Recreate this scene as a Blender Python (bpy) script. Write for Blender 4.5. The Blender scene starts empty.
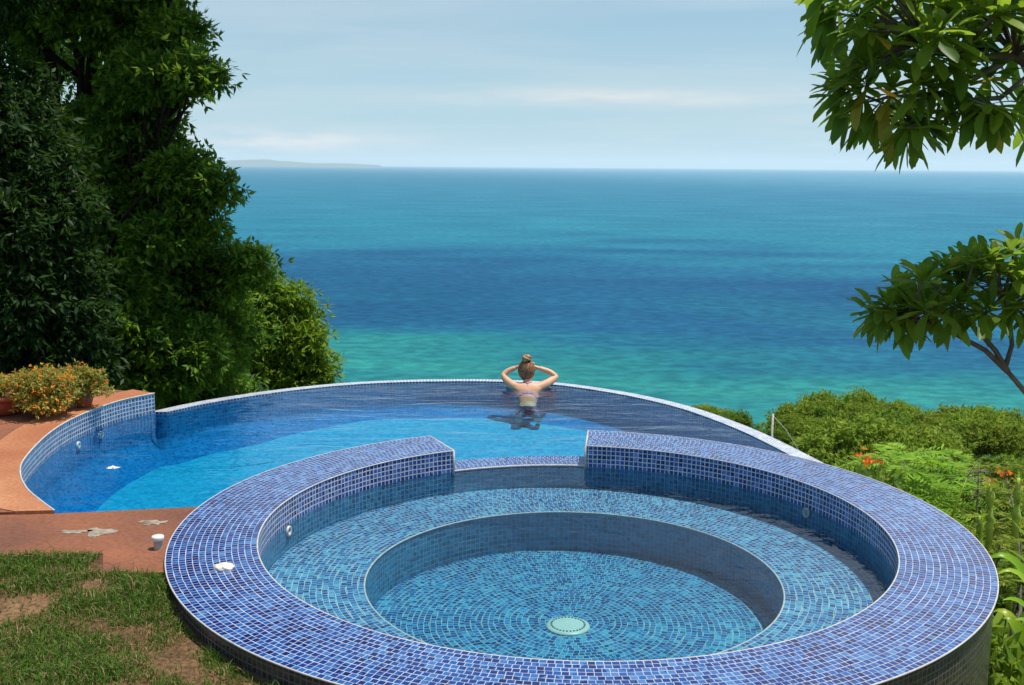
import bpy, bmesh, math, random
import numpy as np
from mathutils import Vector, Matrix, noise
from mathutils.geometry import delaunay_2d_cdt
R = math.radians
PI = math.pi
rnd = random.Random(7)
rng = np.random.default_rng(11)
sc = bpy.context.scene
col = sc.collection

# ------------------------------------------------------------ camera frame
F, ROLL, EYE = 1087.0, 0.0075, 2.1
PIT = math.atan2(176.5, F)
c_, s_ = math.cos(ROLL), math.sin(ROLL)
fwd = Vector((0, math.cos(PIT), -math.sin(PIT)))
up0 = Vector((0, math.sin(PIT), math.cos(PIT)))
rt0 = Vector((1, 0, 0))
camr = rt0 * c_ + up0 * s_
camu = -rt0 * s_ + up0 * c_
def ray(px, py):
    d = fwd * F + camr * (px - 512) + camu * (342.5 - py)
    return d / d.y
def at(px, py, Y):                 # real world point at distance Y seen at that pixel (used to survey sizes)
    d = ray(px, py)
    return Vector((d.x * Y, Y, EYE + d.z * Y))
def onz(px, py, z):
    d = ray(px, py)
    t = (z - EYE) / d.z
    return Vector((d.x * t, d.y * t, z))

# ------------------------------------------------------------ object helpers
def setp(o, label=None, cat=None, group=None, kind=None):
    if label: o['label'] = label
    if cat: o['category'] = cat
    if group: o['group'] = group
    if kind: o['kind'] = kind
    return o
def empty(name, loc, label, cat, group=None):
    o = bpy.data.objects.new(name, None)
    o.empty_display_size = .2
    o.location = loc
    col.objects.link(o)
    return setp(o, label, cat, group)
def link(name, me, mat=None, parent=None):
    o = bpy.data.objects.new(name, me)
    col.objects.link(o)
    if mat is not None:
        me.materials.append(mat)
    if parent is not None:
        o.parent = parent
        o.matrix_parent_inverse = Matrix.Identity(4)
        # child geometry is given in world space: bring it to the parent's frame
        t = parent.location
        p = parent.parent
        off = Vector(t)
        while p is not None:
            off += p.location; p = p.parent
        me.transform(Matrix.Translation(-off))
    return o
class MB:
    def __init__(s): s.v = []; s.f = []; s.uv = []; s.m = []
    def quad(s, a, b, c, d, uv=None, m=0):
        n = len(s.v); s.v += [tuple(a), tuple(b), tuple(c), tuple(d)]
        s.f.append((n, n+1, n+2, n+3)); s.uv += list(uv or [(0,0),(1,0),(1,1),(0,1)]); s.m.append(m)
    def poly(s, pts, uv=None, m=0):
        n = len(s.v); s.v += [tuple(p) for p in pts]; s.f.append(tuple(range(n, n+len(pts))))
        s.uv += list(uv or [(p[0], p[1]) for p in pts]); s.m.append(m)
    def tube(s, pts, rads, seg=8, cap=True):
        pts = [Vector(p) for p in pts]
        rings = []
        ref = None
        for i, p in enumerate(pts):
            d = (pts[min(i+1, len(pts)-1)] - pts[max(i-1, 0)]).normalized()
            if ref is None:
                ref = d.orthogonal().normalized()
            ref = (ref - d * ref.dot(d)).normalized()
            b = d.cross(ref)
            r = rads[i] if hasattr(rads, '__len__') else rads
            n = len(s.v)
            for k in range(seg):
                a = 2*PI*k/seg
                s.v.append(tuple(p + (ref*math.cos(a) + b*math.sin(a))*r))
            rings.append(n)
        for i in range(len(rings)-1):
            for k in range(seg):
                k2 = (k+1) % seg
                s.f.append((rings[i]+k, rings[i]+k2, rings[i+1]+k2, rings[i+1]+k)); s.m.append(0)
                s.uv += [(k/seg, i), ((k+1)/seg, i), ((k+1)/seg, i+1), (k/seg, i+1)]
        if cap:
            for r0, rev in ((rings[0], True), (rings[-1], False)):
                ids = [r0+k for k in range(seg)]
                if rev: ids = ids[::-1]
                s.f.append(tuple(ids)); s.m.append(0); s.uv += [(0, 0)]*seg
    def lathe(s, prof, c=(0, 0, 0), seg=40):
        c = Vector(c); n0 = len(s.v)
        for r, z in prof:
            for k in range(seg):
                a = 2*PI*k/seg
                s.v.append((c.x + r*math.cos(a), c.y + r*math.sin(a), c.z + z))
        for i in range(len(prof)-1):
            for k in range(seg):
                k2 = (k+1) % seg
                s.f.append((n0+i*seg+k, n0+i*seg+k2, n0+(i+1)*seg+k2, n0+(i+1)*seg+k)); s.m.append(0)
                s.uv += [(k, i), (k+1, i), (k+1, i+1), (k, i+1)]
    def build(s, name, mat=None, parent=None, smooth=False, merge=0):
        me = bpy.data.meshes.new(name)
        me.from_pydata(s.v, [], s.f)
        ul = me.uv_layers.new(name='UVMap')
        ul.data.foreach_set('uv', np.array(s.uv, dtype=np.float32).ravel())
        if smooth: me.shade_smooth()
        if merge:
            bm = bmesh.new(); bm.from_mesh(me); bmesh.ops.remove_doubles(bm, verts=bm.verts, dist=merge); bm.to_mesh(me); bm.free()
        me.update()
        return link(name, me, mat, parent)
def np_mesh(name, V, T, mat, parent=None, smooth=False):
    """V (n,3) array, T (m,k) faces"""
    me = bpy.data.meshes.new(name)
    k = T.shape[1]
    me.vertices.add(len(V)); me.vertices.foreach_set('co', V.astype(np.float32).ravel())
    me.loops.add(T.size); me.loops.foreach_set('vertex_index', T.astype(np.int32).ravel())
    me.polygons.add(len(T)); me.polygons.foreach_set('loop_start', np.arange(0, T.size, k, dtype=np.int32))
    me.polygons.foreach_set('loop_total', np.full(len(T), k, dtype=np.int32))
    me.update(calc_edges=True)
    if smooth: me.shade_smooth()
    return link(name, me, mat, parent)

# ------------------------------------------------------------ materials
def newmat(name):
    m = bpy.data.materials.new(name); m.use_nodes = True
    nt = m.node_tree; nt.nodes.clear()
    out = nt.nodes.new('ShaderNodeOutputMaterial')
    return m, nt, out
def N(nt, t, **kw):
    n = nt.nodes.new('ShaderNode' + t)
    for k, v in kw.items():
        if k.startswith('i_'):
            key = k[2:]
            key = int(key) if key.isdigit() else key.replace('_', ' ')
            n.inputs[key].default_value = v
        else: setattr(n, k, v)
    return n
def L(nt, a, b): nt.links.new(a, b)
def math_(nt, op, a, b=None, c=None, clamp=False):
    n = N(nt, 'Math', operation=op, use_clamp=clamp)
    for i, x in enumerate((a, b, c)):
        if x is None: continue
        if hasattr(x, 'node'): L(nt, x, n.inputs[i])
        else: n.inputs[i].default_value = x
    return n.outputs[0]
def ramp(nt, fac, stops, interp='LINEAR'):
    n = N(nt, 'ValToRGB'); cr = n.color_ramp; cr.interpolation = interp
    while len(cr.elements) < len(stops): cr.elements.new(.5)
    for e, (p, c) in zip(cr.elements, stops):
        e.position = p; e.color = (*c[:3], 1)
    if fac is not None: L(nt, fac, n.inputs[0])
    return n
def mixc(nt, fac, a, b, mode='MIX'):
    n = N(nt, 'Mix', data_type='RGBA', blend_type=mode)
    for i, x in ((0, fac), (6, a), (7, b)):
        if hasattr(x, 'node'): L(nt, x, n.inputs[i])
        elif i == 0: n.inputs[0].default_value = x
        else: n.inputs[i].default_value = (*x[:3], 1)
    return n.outputs[2]
def bump(nt, h, strength=.3, dist=.01):
    n = N(nt, 'Bump'); n.inputs['Strength'].default_value = strength; n.inputs['Distance'].default_value = dist
    L(nt, h, n.inputs['Height']); return n.outputs[0]
def simple(name, colr, rough=.6, var=.15, scale=8, bmp=.15, spec=.4, metal=0):
    m, nt, out = newmat(name)
    tc = N(nt, 'TexCoord'); nz = N(nt, 'TexNoise'); nz.inputs['Scale'].default_value = scale; nz.inputs['Detail'].default_value = 6
    L(nt, tc.outputs['Object'], nz.inputs['Vector'])
    d = [c*(1-var*1.6) for c in colr]; u = [min(1, c*(1+var*1.4)) for c in colr]
    r = ramp(nt, nz.outputs[0], [(.3, d), (.7, u)])
    p = N(nt, 'BsdfPrincipled'); p.inputs['Roughness'].default_value = rough; p.inputs['Specular IOR Level'].default_value = spec
    p.inputs['Metallic'].default_value = metal
    L(nt, r.outputs[0], p.inputs['Base Color'])
    if bmp: L(nt, bump(nt, nz.outputs[0], bmp, .01), p.inputs['Normal'])
    L(nt, p.outputs[0], out.inputs[0]); return m
def tile_mat(name, stops, grout, gw=.10, rough=.12, seed=0., dirt=0., blotch_c=(.1,.07,.05), spec=.5, gvar=.12, wob_a=.17, wob_s=.55):
    """mosaic: UV counts tiles, one unit per tile"""
    m, nt, out = newmat(name)
    uv = N(nt, 'UVMap'); 
    wob = N(nt, 'TexNoise'); wob.inputs['Scale'].default_value = wob_s; wob.inputs['Detail'].default_value = 1
    L(nt, uv.outputs[0], wob.inputs['Vector'])
    wv = N(nt, 'VectorMath', operation='SUBTRACT'); L(nt, wob.outputs['Color'], wv.inputs[0]); wv.inputs[1].default_value = (.5, .5, .5)
    ws = N(nt, 'VectorMath', operation='SCALE'); L(nt, wv.outputs[0], ws.inputs[0]); ws.inputs['Scale'].default_value = wob_a
    wa = N(nt, 'VectorMath', operation='ADD'); L(nt, uv.outputs[0], wa.inputs[0]); L(nt, ws.outputs[0], wa.inputs[1])
    fl = N(nt, 'VectorMath', operation='FLOOR'); L(nt, wa.outputs[0], fl.inputs[0])
    fr = N(nt, 'VectorMath', operation='FRACTION'); L(nt, wa.outputs[0], fr.inputs[0])
    ad = N(nt, 'VectorMath', operation='ADD'); L(nt, fl.outputs[0], ad.inputs[0]); ad.inputs[1].default_value = (seed, seed*.7, seed)
    wn = N(nt, 'TexWhiteNoise', noise_dimensions='3D'); L(nt, ad.outputs[0], wn.inputs[0])
    sp = N(nt, 'SeparateXYZ'); L(nt, fr.outputs[0], sp.inputs[0])
    def edge(o):
        a = math_(nt, 'SUBTRACT', o, .5); a = math_(nt, 'ABSOLUTE', a); return a
    ex, ey = edge(sp.outputs[0]), edge(sp.outputs[1])
    mx = math_(nt, 'MAXIMUM', ex, ey)
    g = N(nt, 'MapRange', interpolation_type='SMOOTHSTEP'); L(nt, mx, g.inputs[0])
    g.inputs[1].default_value = .5-gw-.02; g.inputs[2].default_value = .5-gw+.03
    # slow drift between darker and lighter batches of tile
    tc = N(nt, 'TexCoord'); big = N(nt, 'TexNoise'); big.inputs['Scale'].default_value = 1.6; big.inputs['Detail'].default_value = 3
    L(nt, tc.outputs['Object'], big.inputs['Vector'])
    val = math_(nt, 'ADD', wn.outputs[0], math_(nt, 'MULTIPLY', math_(nt, 'SUBTRACT', big.outputs[0], .5), .7), clamp=True)
    cr = ramp(nt, val, stops)
    gn = N(nt, 'TexNoise'); gn.inputs['Scale'].default_value = 9; gn.inputs['Detail'].default_value = 5; L(nt, tc.outputs['Object'], gn.inputs['Vector'])
    gc = ramp(nt, gn.outputs[0], [(.3, [c*(1-gvar*2.5) for c in grout]), (.6, grout)])
    c = mixc(nt, g.outputs[0], cr.outputs[0], gc.outputs[0])
    if dirt:
        dn = N(nt, 'TexNoise'); dn.inputs['Scale'].default_value = 3.2; dn.inputs['Detail'].default_value = 8; L(nt, tc.outputs['Object'], dn.inputs['Vector'])
        df = ramp(nt, dn.outputs[0], [(.35, (dirt,)*3), (.7, (dirt*.25,)*3)])
        c = mixc(nt, df.outputs[0], c, blotch_c)
    p = N(nt, 'BsdfPrincipled'); L(nt, c, p.inputs['Base Color']); p.inputs['Specular IOR Level'].default_value = spec  # bright cloud added above the view, for sheen on the rim and water
    rr = mixc(nt, g.outputs[0], (rough,)*3, (.7,)*3); L(nt, rr, p.inputs['Roughness'])
    hh = math_(nt, 'ADD', math_(nt, 'MULTIPLY', g.outputs[0], -1.), math_(nt, 'MULTIPLY', wn.outputs[0], .25))
    # each tile sits at a slightly different tilt
    wn2 = N(nt, 'TexWhiteNoise', noise_dimensions='3D'); L(nt, fl.outputs[0], wn2.inputs[0])
    s2 = N(nt, 'SeparateColor'); L(nt, wn2.outputs['Color'], s2.inputs[0])
    t1 = math_(nt, 'MULTIPLY', math_(nt, 'SUBTRACT', sp.outputs[0], .5), math_(nt, 'SUBTRACT', s2.outputs[0], .5))
    t2 = math_(nt, 'MULTIPLY', math_(nt, 'SUBTRACT', sp.outputs[1], .5), math_(nt, 'SUBTRACT', s2.outputs[1], .5))
    hh = math_(nt, 'ADD', hh, math_(nt, 'MULTIPLY', math_(nt, 'ADD', t1, t2), 1.6))
    L(nt, bump(nt, hh, .5, .0016), p.inputs['Normal'])
    L(nt, p.outputs[0], out.inputs[0]); return m
BL = [(0, (.005, .010, .080)), (.3, (.008, .030, .165)), (.55, (.011, .056, .230)), (.8, (.018, .098, .30)), (1, (.06, .17, .37))]
M = {}
M['rim'] = tile_mat('blue_mosaic', BL, (.47, .49, .58), .055, rough=.16, seed=3)
M['face'] = tile_mat('blue_mosaic_face', [(0, (.008, .012, .10)), (.5, (.020, .05, .26)), (.85, (.05, .12, .40)), (1, (.12, .2, .5))], (.60, .60, .58), .10, rough=.12, seed=9)
M['under'] = tile_mat('submerged_mosaic', [(0, (.008, .030, .13)), (.4, (.016, .085, .27)), (.75, (.03, .17, .38)), (1, (.09, .32, .48))], (.36, .46, .46), .07, rough=.3, seed=21, wob_a=.8, wob_s=.28)
M['underwall'] = tile_mat('submerged_wall_mosaic', [(0, (.010, .085, .20)), (.5, (.018, .17, .36)), (1, (.05, .26, .46))], (.22, .46, .54), .06, rough=.3, seed=5)
M['outer'] = tile_mat('dark_outer_mosaic', [(0, (.012, .012, .025)), (.6, (.022, .026, .06)), (1, (.06, .06, .10))], (.20, .15, .11), .10, rough=.16, seed=7, dirt=.75, blotch_c=(.045, .032, .026), spec=.6)  # near-black tile with dark brown blotches mixed over it
M['coping_face'] = tile_mat('coping_band_mosaic', [(0, (.015, .05, .16)), (.5, (.03, .10, .28)), (1, (.08, .2, .4))], (.52, .52, .50), .13, rough=.14, seed=2)
M['edge'] = tile_mat('overflow_edge_mosaic', [(0, (.16, .20, .36)), (.6, (.30, .34, .46)), (1, (.48, .5, .56))], (.62, .61, .60), .14, rough=.2, seed=8)
M['edge_in'] = tile_mat('waterline_mosaic', BL[:4], (.5, .52, .56), .12, rough=.14, seed=4)
M['pool_wall'] = tile_mat('pool_wall_mosaic', [(0, (.012, .13, .34)), (.5, (.018, .19, .46)), (1, (.03, .25, .54))], (.05, .32, .56), .06, rough=.75, seed=14, spec=.1)
M['grout'] = simple('white_grout', (.50, .46, .43), .7, .12, 30, .3)

def pool_floor_mat():
    m, nt, out = newmat('pool_floor_mosaic')
    uv = N(nt, 'UVMap'); br = N(nt, 'VectorMath', operation='FLOOR'); L(nt, uv.outputs[0], br.inputs[0])
    wn = N(nt, 'TexWhiteNoise', noise_dimensions='3D'); L(nt, br.outputs[0], wn.inputs[0])
    tc = N(nt, 'TexCoord')
    cr = ramp(nt, wn.outputs[0], [(0, (.025, .30, .48)), (.5, (.04, .41, .60)), (1, (.08, .50, .67))])
    # wandering light cast by the ripples, painted faintly into the floor colour
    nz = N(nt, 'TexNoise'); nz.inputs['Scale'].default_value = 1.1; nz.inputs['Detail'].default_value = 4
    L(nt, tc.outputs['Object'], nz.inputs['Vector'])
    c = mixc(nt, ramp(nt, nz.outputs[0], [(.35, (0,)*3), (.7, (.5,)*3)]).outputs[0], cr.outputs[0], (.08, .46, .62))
    p = N(nt, 'BsdfPrincipled'); L(nt, c, p.inputs['Base Color']); p.inputs['Roughness'].default_value = .6
    L(nt, p.outputs[0], out.inputs[0]); return m
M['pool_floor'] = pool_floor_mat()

def water_mat(name, absorb, dens, scale, strength, ior=1.27, stretch=(1, 1, 1), rough=.0):
    m, nt, out = newmat(name)
    geo = N(nt, 'NewGeometry'); mp = N(nt, 'Mapping'); mp.inputs['Scale'].default_value = stretch
    L(nt, geo.outputs['Position'], mp.inputs[0])
    h = None
    for sc_, w in ((scale, 1.), (scale*2.7, .35), (scale*.33, 1.6)):
        nz = N(nt, 'TexNoise'); nz.inputs['Scale'].default_value = sc_; nz.inputs['Detail'].default_value = 2
        nz.inputs['Distortion'].default_value = .6
        L(nt, mp.outputs[0], nz.inputs['Vector'])
        t = math_(nt, 'MULTIPLY', nz.outputs[0], w)
        h = t if h is None else math_(nt, 'ADD', h, t)
    nrm = bump(nt, h, 1., strength)
    fr = N(nt, 'Fresnel'); fr.inputs[0].default_value = ior; L(nt, nrm, fr.inputs['Normal'])
    gl = N(nt, 'BsdfGlossy'); gl.inputs['Roughness'].default_value = rough; L(nt, nrm, gl.inputs['Normal'])
    tr = N(nt, 'BsdfTransparent')
    mx = N(nt, 'MixShader'); L(nt, fr.outputs[0], mx.inputs[0]); L(nt, tr.outputs[0], mx.inputs[1]); L(nt, gl.outputs[0], mx.inputs[2])
    L(nt, mx.outputs[0], out.inputs[0])
    va = N(nt, 'VolumeAbsorption'); va.inputs['Color'].default_value = (*absorb, 1); va.inputs['Density'].default_value = dens
    L(nt, va.outputs[0], out.inputs['Volume'])
    return m
M['spa_water'] = water_mat('hot_tub_water', (.03, .76, .83), .70, 5., .008)
M['pool_water'] = water_mat('pool_water', (.01, .74, .87), 1.1, 3.0, .018, stretch=(.55, 1.3, 1))

def leaf_mat(name, dark, mid, light, trans=.35, tint=(.25, .42, .04), rough=.4, gloss=.25, odd=None):
    m, nt, out = newmat(name)
    geo = N(nt, 'NewGeometry')
    st = [(0, dark), (.5, mid), (.93, light)]
    if odd: st += [(.975, light), (.98, odd)]
    cr = ramp(nt, geo.outputs['Random Per Island'], st)
    tc = N(nt, 'TexCoord'); nz = N(nt, 'TexNoise'); nz.inputs['Scale'].default_value = .8; nz.inputs['Detail'].default_value = 2
    L(nt, tc.outputs['Object'], nz.inputs['Vector'])
    oi = N(nt, 'ObjectInfo')
    k = ramp(nt, nz.outputs[0], [(.3, (.72, .80, .8)), (.7, (1.25, 1.15, 1.))])
    c = mixc(nt, 1., cr.outputs[0], k.outputs[0], 'MULTIPLY')
    hs = N(nt, 'HueSaturation'); L(nt, c, hs.inputs['Color'])
    L(nt, math_(nt, 'ADD', .485, math_(nt, 'MULTIPLY', oi.outputs['Random'], .03)), hs.inputs['Hue'])
    L(nt, math_(nt, 'ADD', .8, math_(nt, 'MULTIPLY', oi.outputs['Random'], .4)), hs.inputs['Value'])
    p = N(nt, 'BsdfPrincipled'); L(nt, hs.outputs[0], p.inputs['Base Color']); p.inputs['Roughness'].default_value = rough
    p.inputs['Specular IOR Level'].default_value = gloss
    t = N(nt, 'BsdfTranslucent'); tcx = mixc(nt, .55, hs.outputs[0], tint); L(nt, tcx, t.inputs[0])
    mx = N(nt, 'MixShader'); mx.inputs[0].default_value = trans
    L(nt, p.outputs[0], mx.inputs[1]); L(nt, t.outputs[0], mx.inputs[2]); L(nt, mx.outputs[0], out.inputs[0]); return m
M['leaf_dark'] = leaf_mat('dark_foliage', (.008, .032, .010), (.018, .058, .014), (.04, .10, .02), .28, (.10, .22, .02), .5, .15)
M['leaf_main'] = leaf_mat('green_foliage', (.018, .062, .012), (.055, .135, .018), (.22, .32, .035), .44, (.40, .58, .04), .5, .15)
M['leaf_bright'] = leaf_mat('bright_foliage', (.07, .15, .012), (.14, .25, .02), (.24, .34, .03), .44, (.36, .52, .04), .55, .15)
M['leaf_hill'] = leaf_mat('hill_foliage', (.10, .165, .020), (.21, .30, .030), (.36, .43, .055), .45, (.26, .38, .05), .65, .08)
M['leaf_lime'] = leaf_mat('lime_foliage', (.10, .17, .02), (.20, .29, .03), (.34, .40, .06), .4, (.34, .46, .05), .6, .1)
M['leaf_fern'] = leaf_mat('ferny_foliage', (.13, .25, .018), (.20, .36, .024), (.30, .46, .04), .45, (.36, .55, .04), .5, .2)
M['leaf_glossy'] = leaf_mat('glossy_rosette_leaf', (.05, .125, .016), (.095, .20, .022), (.22, .33, .035), .46, (.50, .72, .05), .42, .22, odd=(.50, .36, .04))
M['leaf_strap'] = leaf_mat('strap_leaf', (.20, .34, .015), (.28, .44, .02), (.45, .56, .04), .45, (.45, .62, .04), .35, .35)
M['bark'] = simple('bark', (.030, .024, .017), .85, .3, 12, .6, .2)
M['bark_grey'] = simple('grey_bark', (.16, .13, .11), .8, .3, 14, .5, .2)
M['stalk'] = simple('yellow_green_stalk', (.40, .46, .06), .55, .2, 20, .2)
M['stem'] = simple('green_stem', (.12, .18, .05), .6, .2, 12, .2)
M['terracotta_pot'] = simple('terracotta_clay', (.33, .075, .040), .7, .2, 9, .2)
M['plastic'] = simple('white_plastic', (.70, .68, .64), .35, .06, 10, 0)
M['plastic_grey'] = simple('grey_plastic', (.40, .36, .33), .5, .15, 10, .1)
M['drain_white'] = simple('drain_cover_white', (.66, .58, .52), .4, .04, 10, 0)
M['drain_slot'] = simple('drain_slot_dark', (.03, .05, .05), .7, .1, 10, 0)
M['mortar'] = simple('grey_mortar', (.26, .21, .16), .9, .3, 22, .4)
M['shell'] = simple('shell_white', (.74, .66, .56), .55, .2, 40, .4)
M['petal_white'] = simple('white_petal', (.8, .78, .74), .5, .05, 20, 0)
M['skin'] = simple('skin', (.68, .35, .21), .5, .06, 14, .02)
M['hair'] = simple('brown_hair', (.21, .085, .034), .5, .55, 60, .5)
M['bun'] = simple('blonde_hair_bun', (.40, .19, .07), .5, .4, 70, .5)
M['tie'] = simple('dark_hair_tie', (.03, .015, .015), .6, .1, 20, 0)
M['bikini'] = simple('dark_bikini', (.02, .03, .10), .6, .2, 30, 0)
M['strap'] = simple('lilac_strap', (.30, .24, .50), .6, .3, 90, 0)
M['orange_petal'] = leaf_mat('orange_petal', (.80, .20, .03), (.88, .30, .04), (.92, .45, .07), .4, (.9, .3, .05), .5, .1)
M['red_petal'] = leaf_mat('red_orange_petal', (.75, .055, .02), (.85, .11, .025), (.9, .30, .03), .4, (.95, .18, .04), .5, .1)
M['pot_leaf'] = leaf_mat('lantana_foliage', (.20, .20, .03), (.38, .38, .07), (.60, .54, .14), .4, (.5, .48, .12), .6, .1)
M['dry_leaf'] = leaf_mat('dead_yellow_leaf', (.8, .32, .02), (.85, .40, .03), (.9, .45, .04), .5, (1., .5, .05), .5, .2)
M['pole'] = simple('pale_concrete_pole', (.5, .49, .45), .8, .1, 10, .1)

def terracotta(name, base, stain, scale=1.3):
    m, nt, out = newmat(name)
    tc = N(nt, 'TexCoord')
    def nz(s, d, dist=0):
        n = N(nt, 'TexNoise'); n.inputs['Scale'].default_value = s; n.inputs['Detail'].default_value = d; n.inputs['Distortion'].default_value = dist
        L(nt, tc.outputs['Object'], n.inputs['Vector']); return n.outputs[0]
    a = ramp(nt, nz(scale, 8, .5), [(.32, stain), (.62, base)])
    b = ramp(nt, nz(38, 4), [(.35, (.80, .78, .76)), (.6, (1.04, 1.03, 1.02))])
    c = mixc(nt, 1., a.outputs[0], b.outputs[0], 'MULTIPLY')
    sp = ramp(nt, nz(150, 2), [(.66, (0,)*3), (.74, (.5,)*3)])
    c = mixc(nt, sp.outputs[0], c, (.42, .26, .18))
    p = N(nt, 'BsdfPrincipled'); L(nt, c, p.inputs['Base Color']); p.inputs['Roughness'].default_value = .75; p.inputs['Specular IOR Level'].default_value = .3
    L(nt, bump(nt, nz(60, 6), .35, .006), p.inputs['Normal'])
    L(nt, p.outputs[0], out.inputs[0]); return m
M['terrace'] = terracotta('painted_terracotta', (.28, .102, .050), (.15, .060, .038))
M['coping'] = terracotta('pale_terracotta_coping', (.46, .20, .095), (.34, .115, .05))

def soil_mat():
    m, nt, out = newmat('dry_lawn_soil'); tc = N(nt, 'TexCoord')
    def nz(s, d):
        n = N(nt, 'TexNoise'); n.inputs['Scale'].default_value = s; n.inputs['Detail'].default_value = d; L(nt, tc.outputs['Object'], n.inputs['Vector']); return n.outputs[0]
    a = ramp(nt, nz(2.2, 8), [(.35, (.09, .052, .028)), (.6, (.21, .125, .068))])
    b = ramp(nt, nz(45, 5), [(.35, (.5, .5, .45)), (.7, (1.3, 1.25, 1.2))])
    c = mixc(nt, 1., a.outputs[0], b.outputs[0], 'MULTIPLY')
    p = N(nt, 'BsdfPrincipled'); L(nt, c, p.inputs['Base Color']); p.inputs['Roughness'].default_value = .95; p.inputs['Specular IOR Level'].default_value = .1
    L(nt, bump(nt, nz(30, 8), .9, .02), p.inputs['Normal']); L(nt, p.outputs[0], out.inputs[0]); return m
M['soil'] = soil_mat()
def grass_mat():
    m, nt, out = newmat('lawn_grass'); geo = N(nt, 'NewGeometry')
    cr = ramp(nt, geo.outputs['Random Per Island'], [(0, (.05, .12, .012)), (.45, (.085, .19, .018)), (.78, (.15, .24, .03)), (.83, (.30, .21, .10)), (1, (.42, .30, .15))])
    p = N(nt, 'BsdfPrincipled'); L(nt, cr.outputs[0], p.inputs['Base Color']); p.inputs['Roughness'].default_value = .6; p.inputs['Specular IOR Level'].default_value = .2
    t = N(nt, 'BsdfTranslucent'); L(nt, cr.outputs[0], t.inputs[0]); mx = N(nt, 'MixShader'); mx.inputs[0].default_value = .3
    L(nt, p.outputs[0], mx.inputs[1]); L(nt, t.outputs[0], mx.inputs[2]); L(nt, mx.outputs[0], out.inputs[0]); return m
M['grass'] = grass_mat()
def hill_mat():
    m, nt, out = newmat('scrub_ground'); tc = N(nt, 'TexCoord'); nz = N(nt, 'TexNoise'); nz.inputs['Scale'].default_value = .25; nz.inputs['Detail'].default_value = 10
    L(nt, tc.outputs['Object'], nz.inputs['Vector'])
    cr = ramp(nt, nz.outputs[0], [(.3, (.02, .04, .012)), (.55, (.045, .08, .02)), (.75, (.10, .10, .04))])
    p = N(nt, 'BsdfPrincipled'); L(nt, cr.outputs[0], p.inputs['Base Color']); p.inputs['Roughness'].default_value = .95; p.inputs['Specular IOR Level'].default_value = .1
    L(nt, p.outputs[0], out.inputs[0]); return m
M['scrub'] = hill_mat()
def sea_mat():
    m, nt, out = newmat('sea_water')
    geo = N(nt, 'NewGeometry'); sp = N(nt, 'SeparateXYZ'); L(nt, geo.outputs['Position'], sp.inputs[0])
    # offshore distance (m) turned to a compressed scale; the water colour follows it
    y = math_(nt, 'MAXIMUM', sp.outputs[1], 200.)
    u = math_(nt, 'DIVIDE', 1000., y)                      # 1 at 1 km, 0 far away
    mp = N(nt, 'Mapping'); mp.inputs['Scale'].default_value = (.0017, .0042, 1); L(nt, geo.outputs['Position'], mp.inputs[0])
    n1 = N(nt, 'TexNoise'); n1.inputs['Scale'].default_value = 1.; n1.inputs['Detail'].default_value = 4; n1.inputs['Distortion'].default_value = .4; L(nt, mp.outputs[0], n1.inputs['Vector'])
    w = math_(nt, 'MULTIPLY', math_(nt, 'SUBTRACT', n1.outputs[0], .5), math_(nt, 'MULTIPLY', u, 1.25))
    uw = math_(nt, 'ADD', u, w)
    # the painted cloud-shadow band starts nearer on the right-hand side
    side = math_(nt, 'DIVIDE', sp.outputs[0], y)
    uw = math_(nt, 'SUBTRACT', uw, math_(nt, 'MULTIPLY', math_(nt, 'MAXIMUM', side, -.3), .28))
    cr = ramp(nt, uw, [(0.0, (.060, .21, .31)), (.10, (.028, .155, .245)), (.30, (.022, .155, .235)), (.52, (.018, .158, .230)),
                       (.64, (.012, .108, .195)), (.80, (.009, .078, .165)), (1.02, (.008, .080, .165)), (1.18, (.010, .112, .175)), (1.34, (.013, .150, .170)),  # dark stops paint a band of cloud shadow into the water colour
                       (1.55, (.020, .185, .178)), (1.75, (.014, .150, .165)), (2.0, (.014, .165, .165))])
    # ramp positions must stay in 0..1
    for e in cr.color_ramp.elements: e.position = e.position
    mp2 = N(nt, 'Mapping'); mp2.inputs['Scale'].default_value = (.0045, .008, 1); L(nt, geo.outputs['Position'], mp2.inputs[0])
    n2 = N(nt, 'TexNoise'); n2.inputs['Scale'].default_value = 1.; n2.inputs['Detail'].default_value = 5; L(nt, mp2.outputs[0], n2.inputs['Vector'])
    k = ramp(nt, n2.outputs[0], [(.3, (.74, .82, .88)), (.72, (1.22, 1.16, 1.10))])
    c = mixc(nt, 1., cr.outputs[0], k.outputs[0], 'MULTIPLY')
    # wind ripples
    mp3 = N(nt, 'Mapping'); mp3.inputs['Scale'].default_value = (.07, .10, 1); L(nt, geo.outputs['Position'], mp3.inputs[0])
    n3 = N(nt, 'TexNoise'); n3.inputs['Scale'].default_value = 1.; n3.inputs['Detail'].default_value = 8; n3.inputs['Roughness'].default_value = .65; L(nt, mp3.outputs[0], n3.inputs['Vector'])
    k3 = ramp(nt, n3.outputs[0], [(.40, (.66, .74, .80)), (.62, (1.34, 1.26, 1.20))])
    c = mixc(nt, 1., c, k3.outputs[0], 'MULTIPLY')
    nb = bump(nt, n3.outputs[0], .8, 1.2)
    d = N(nt, 'BsdfDiffuse'); L(nt, c, d.inputs[0])
    g = N(nt, 'BsdfGlossy'); g.inputs['Roughness'].default_value = .35; L(nt, nb, g.inputs['Normal'])
    mx = N(nt, 'MixShader'); mx.inputs[0].default_value = .035
    L(nt, d.outputs[0], mx.inputs[1]); L(nt, g.outputs[0], mx.inputs[2]); L(nt, mx.outputs[0], out.inputs[0]); return m, cr, uw, nt
M['sea'], cr_, uw_, nt_ = sea_mat()
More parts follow.
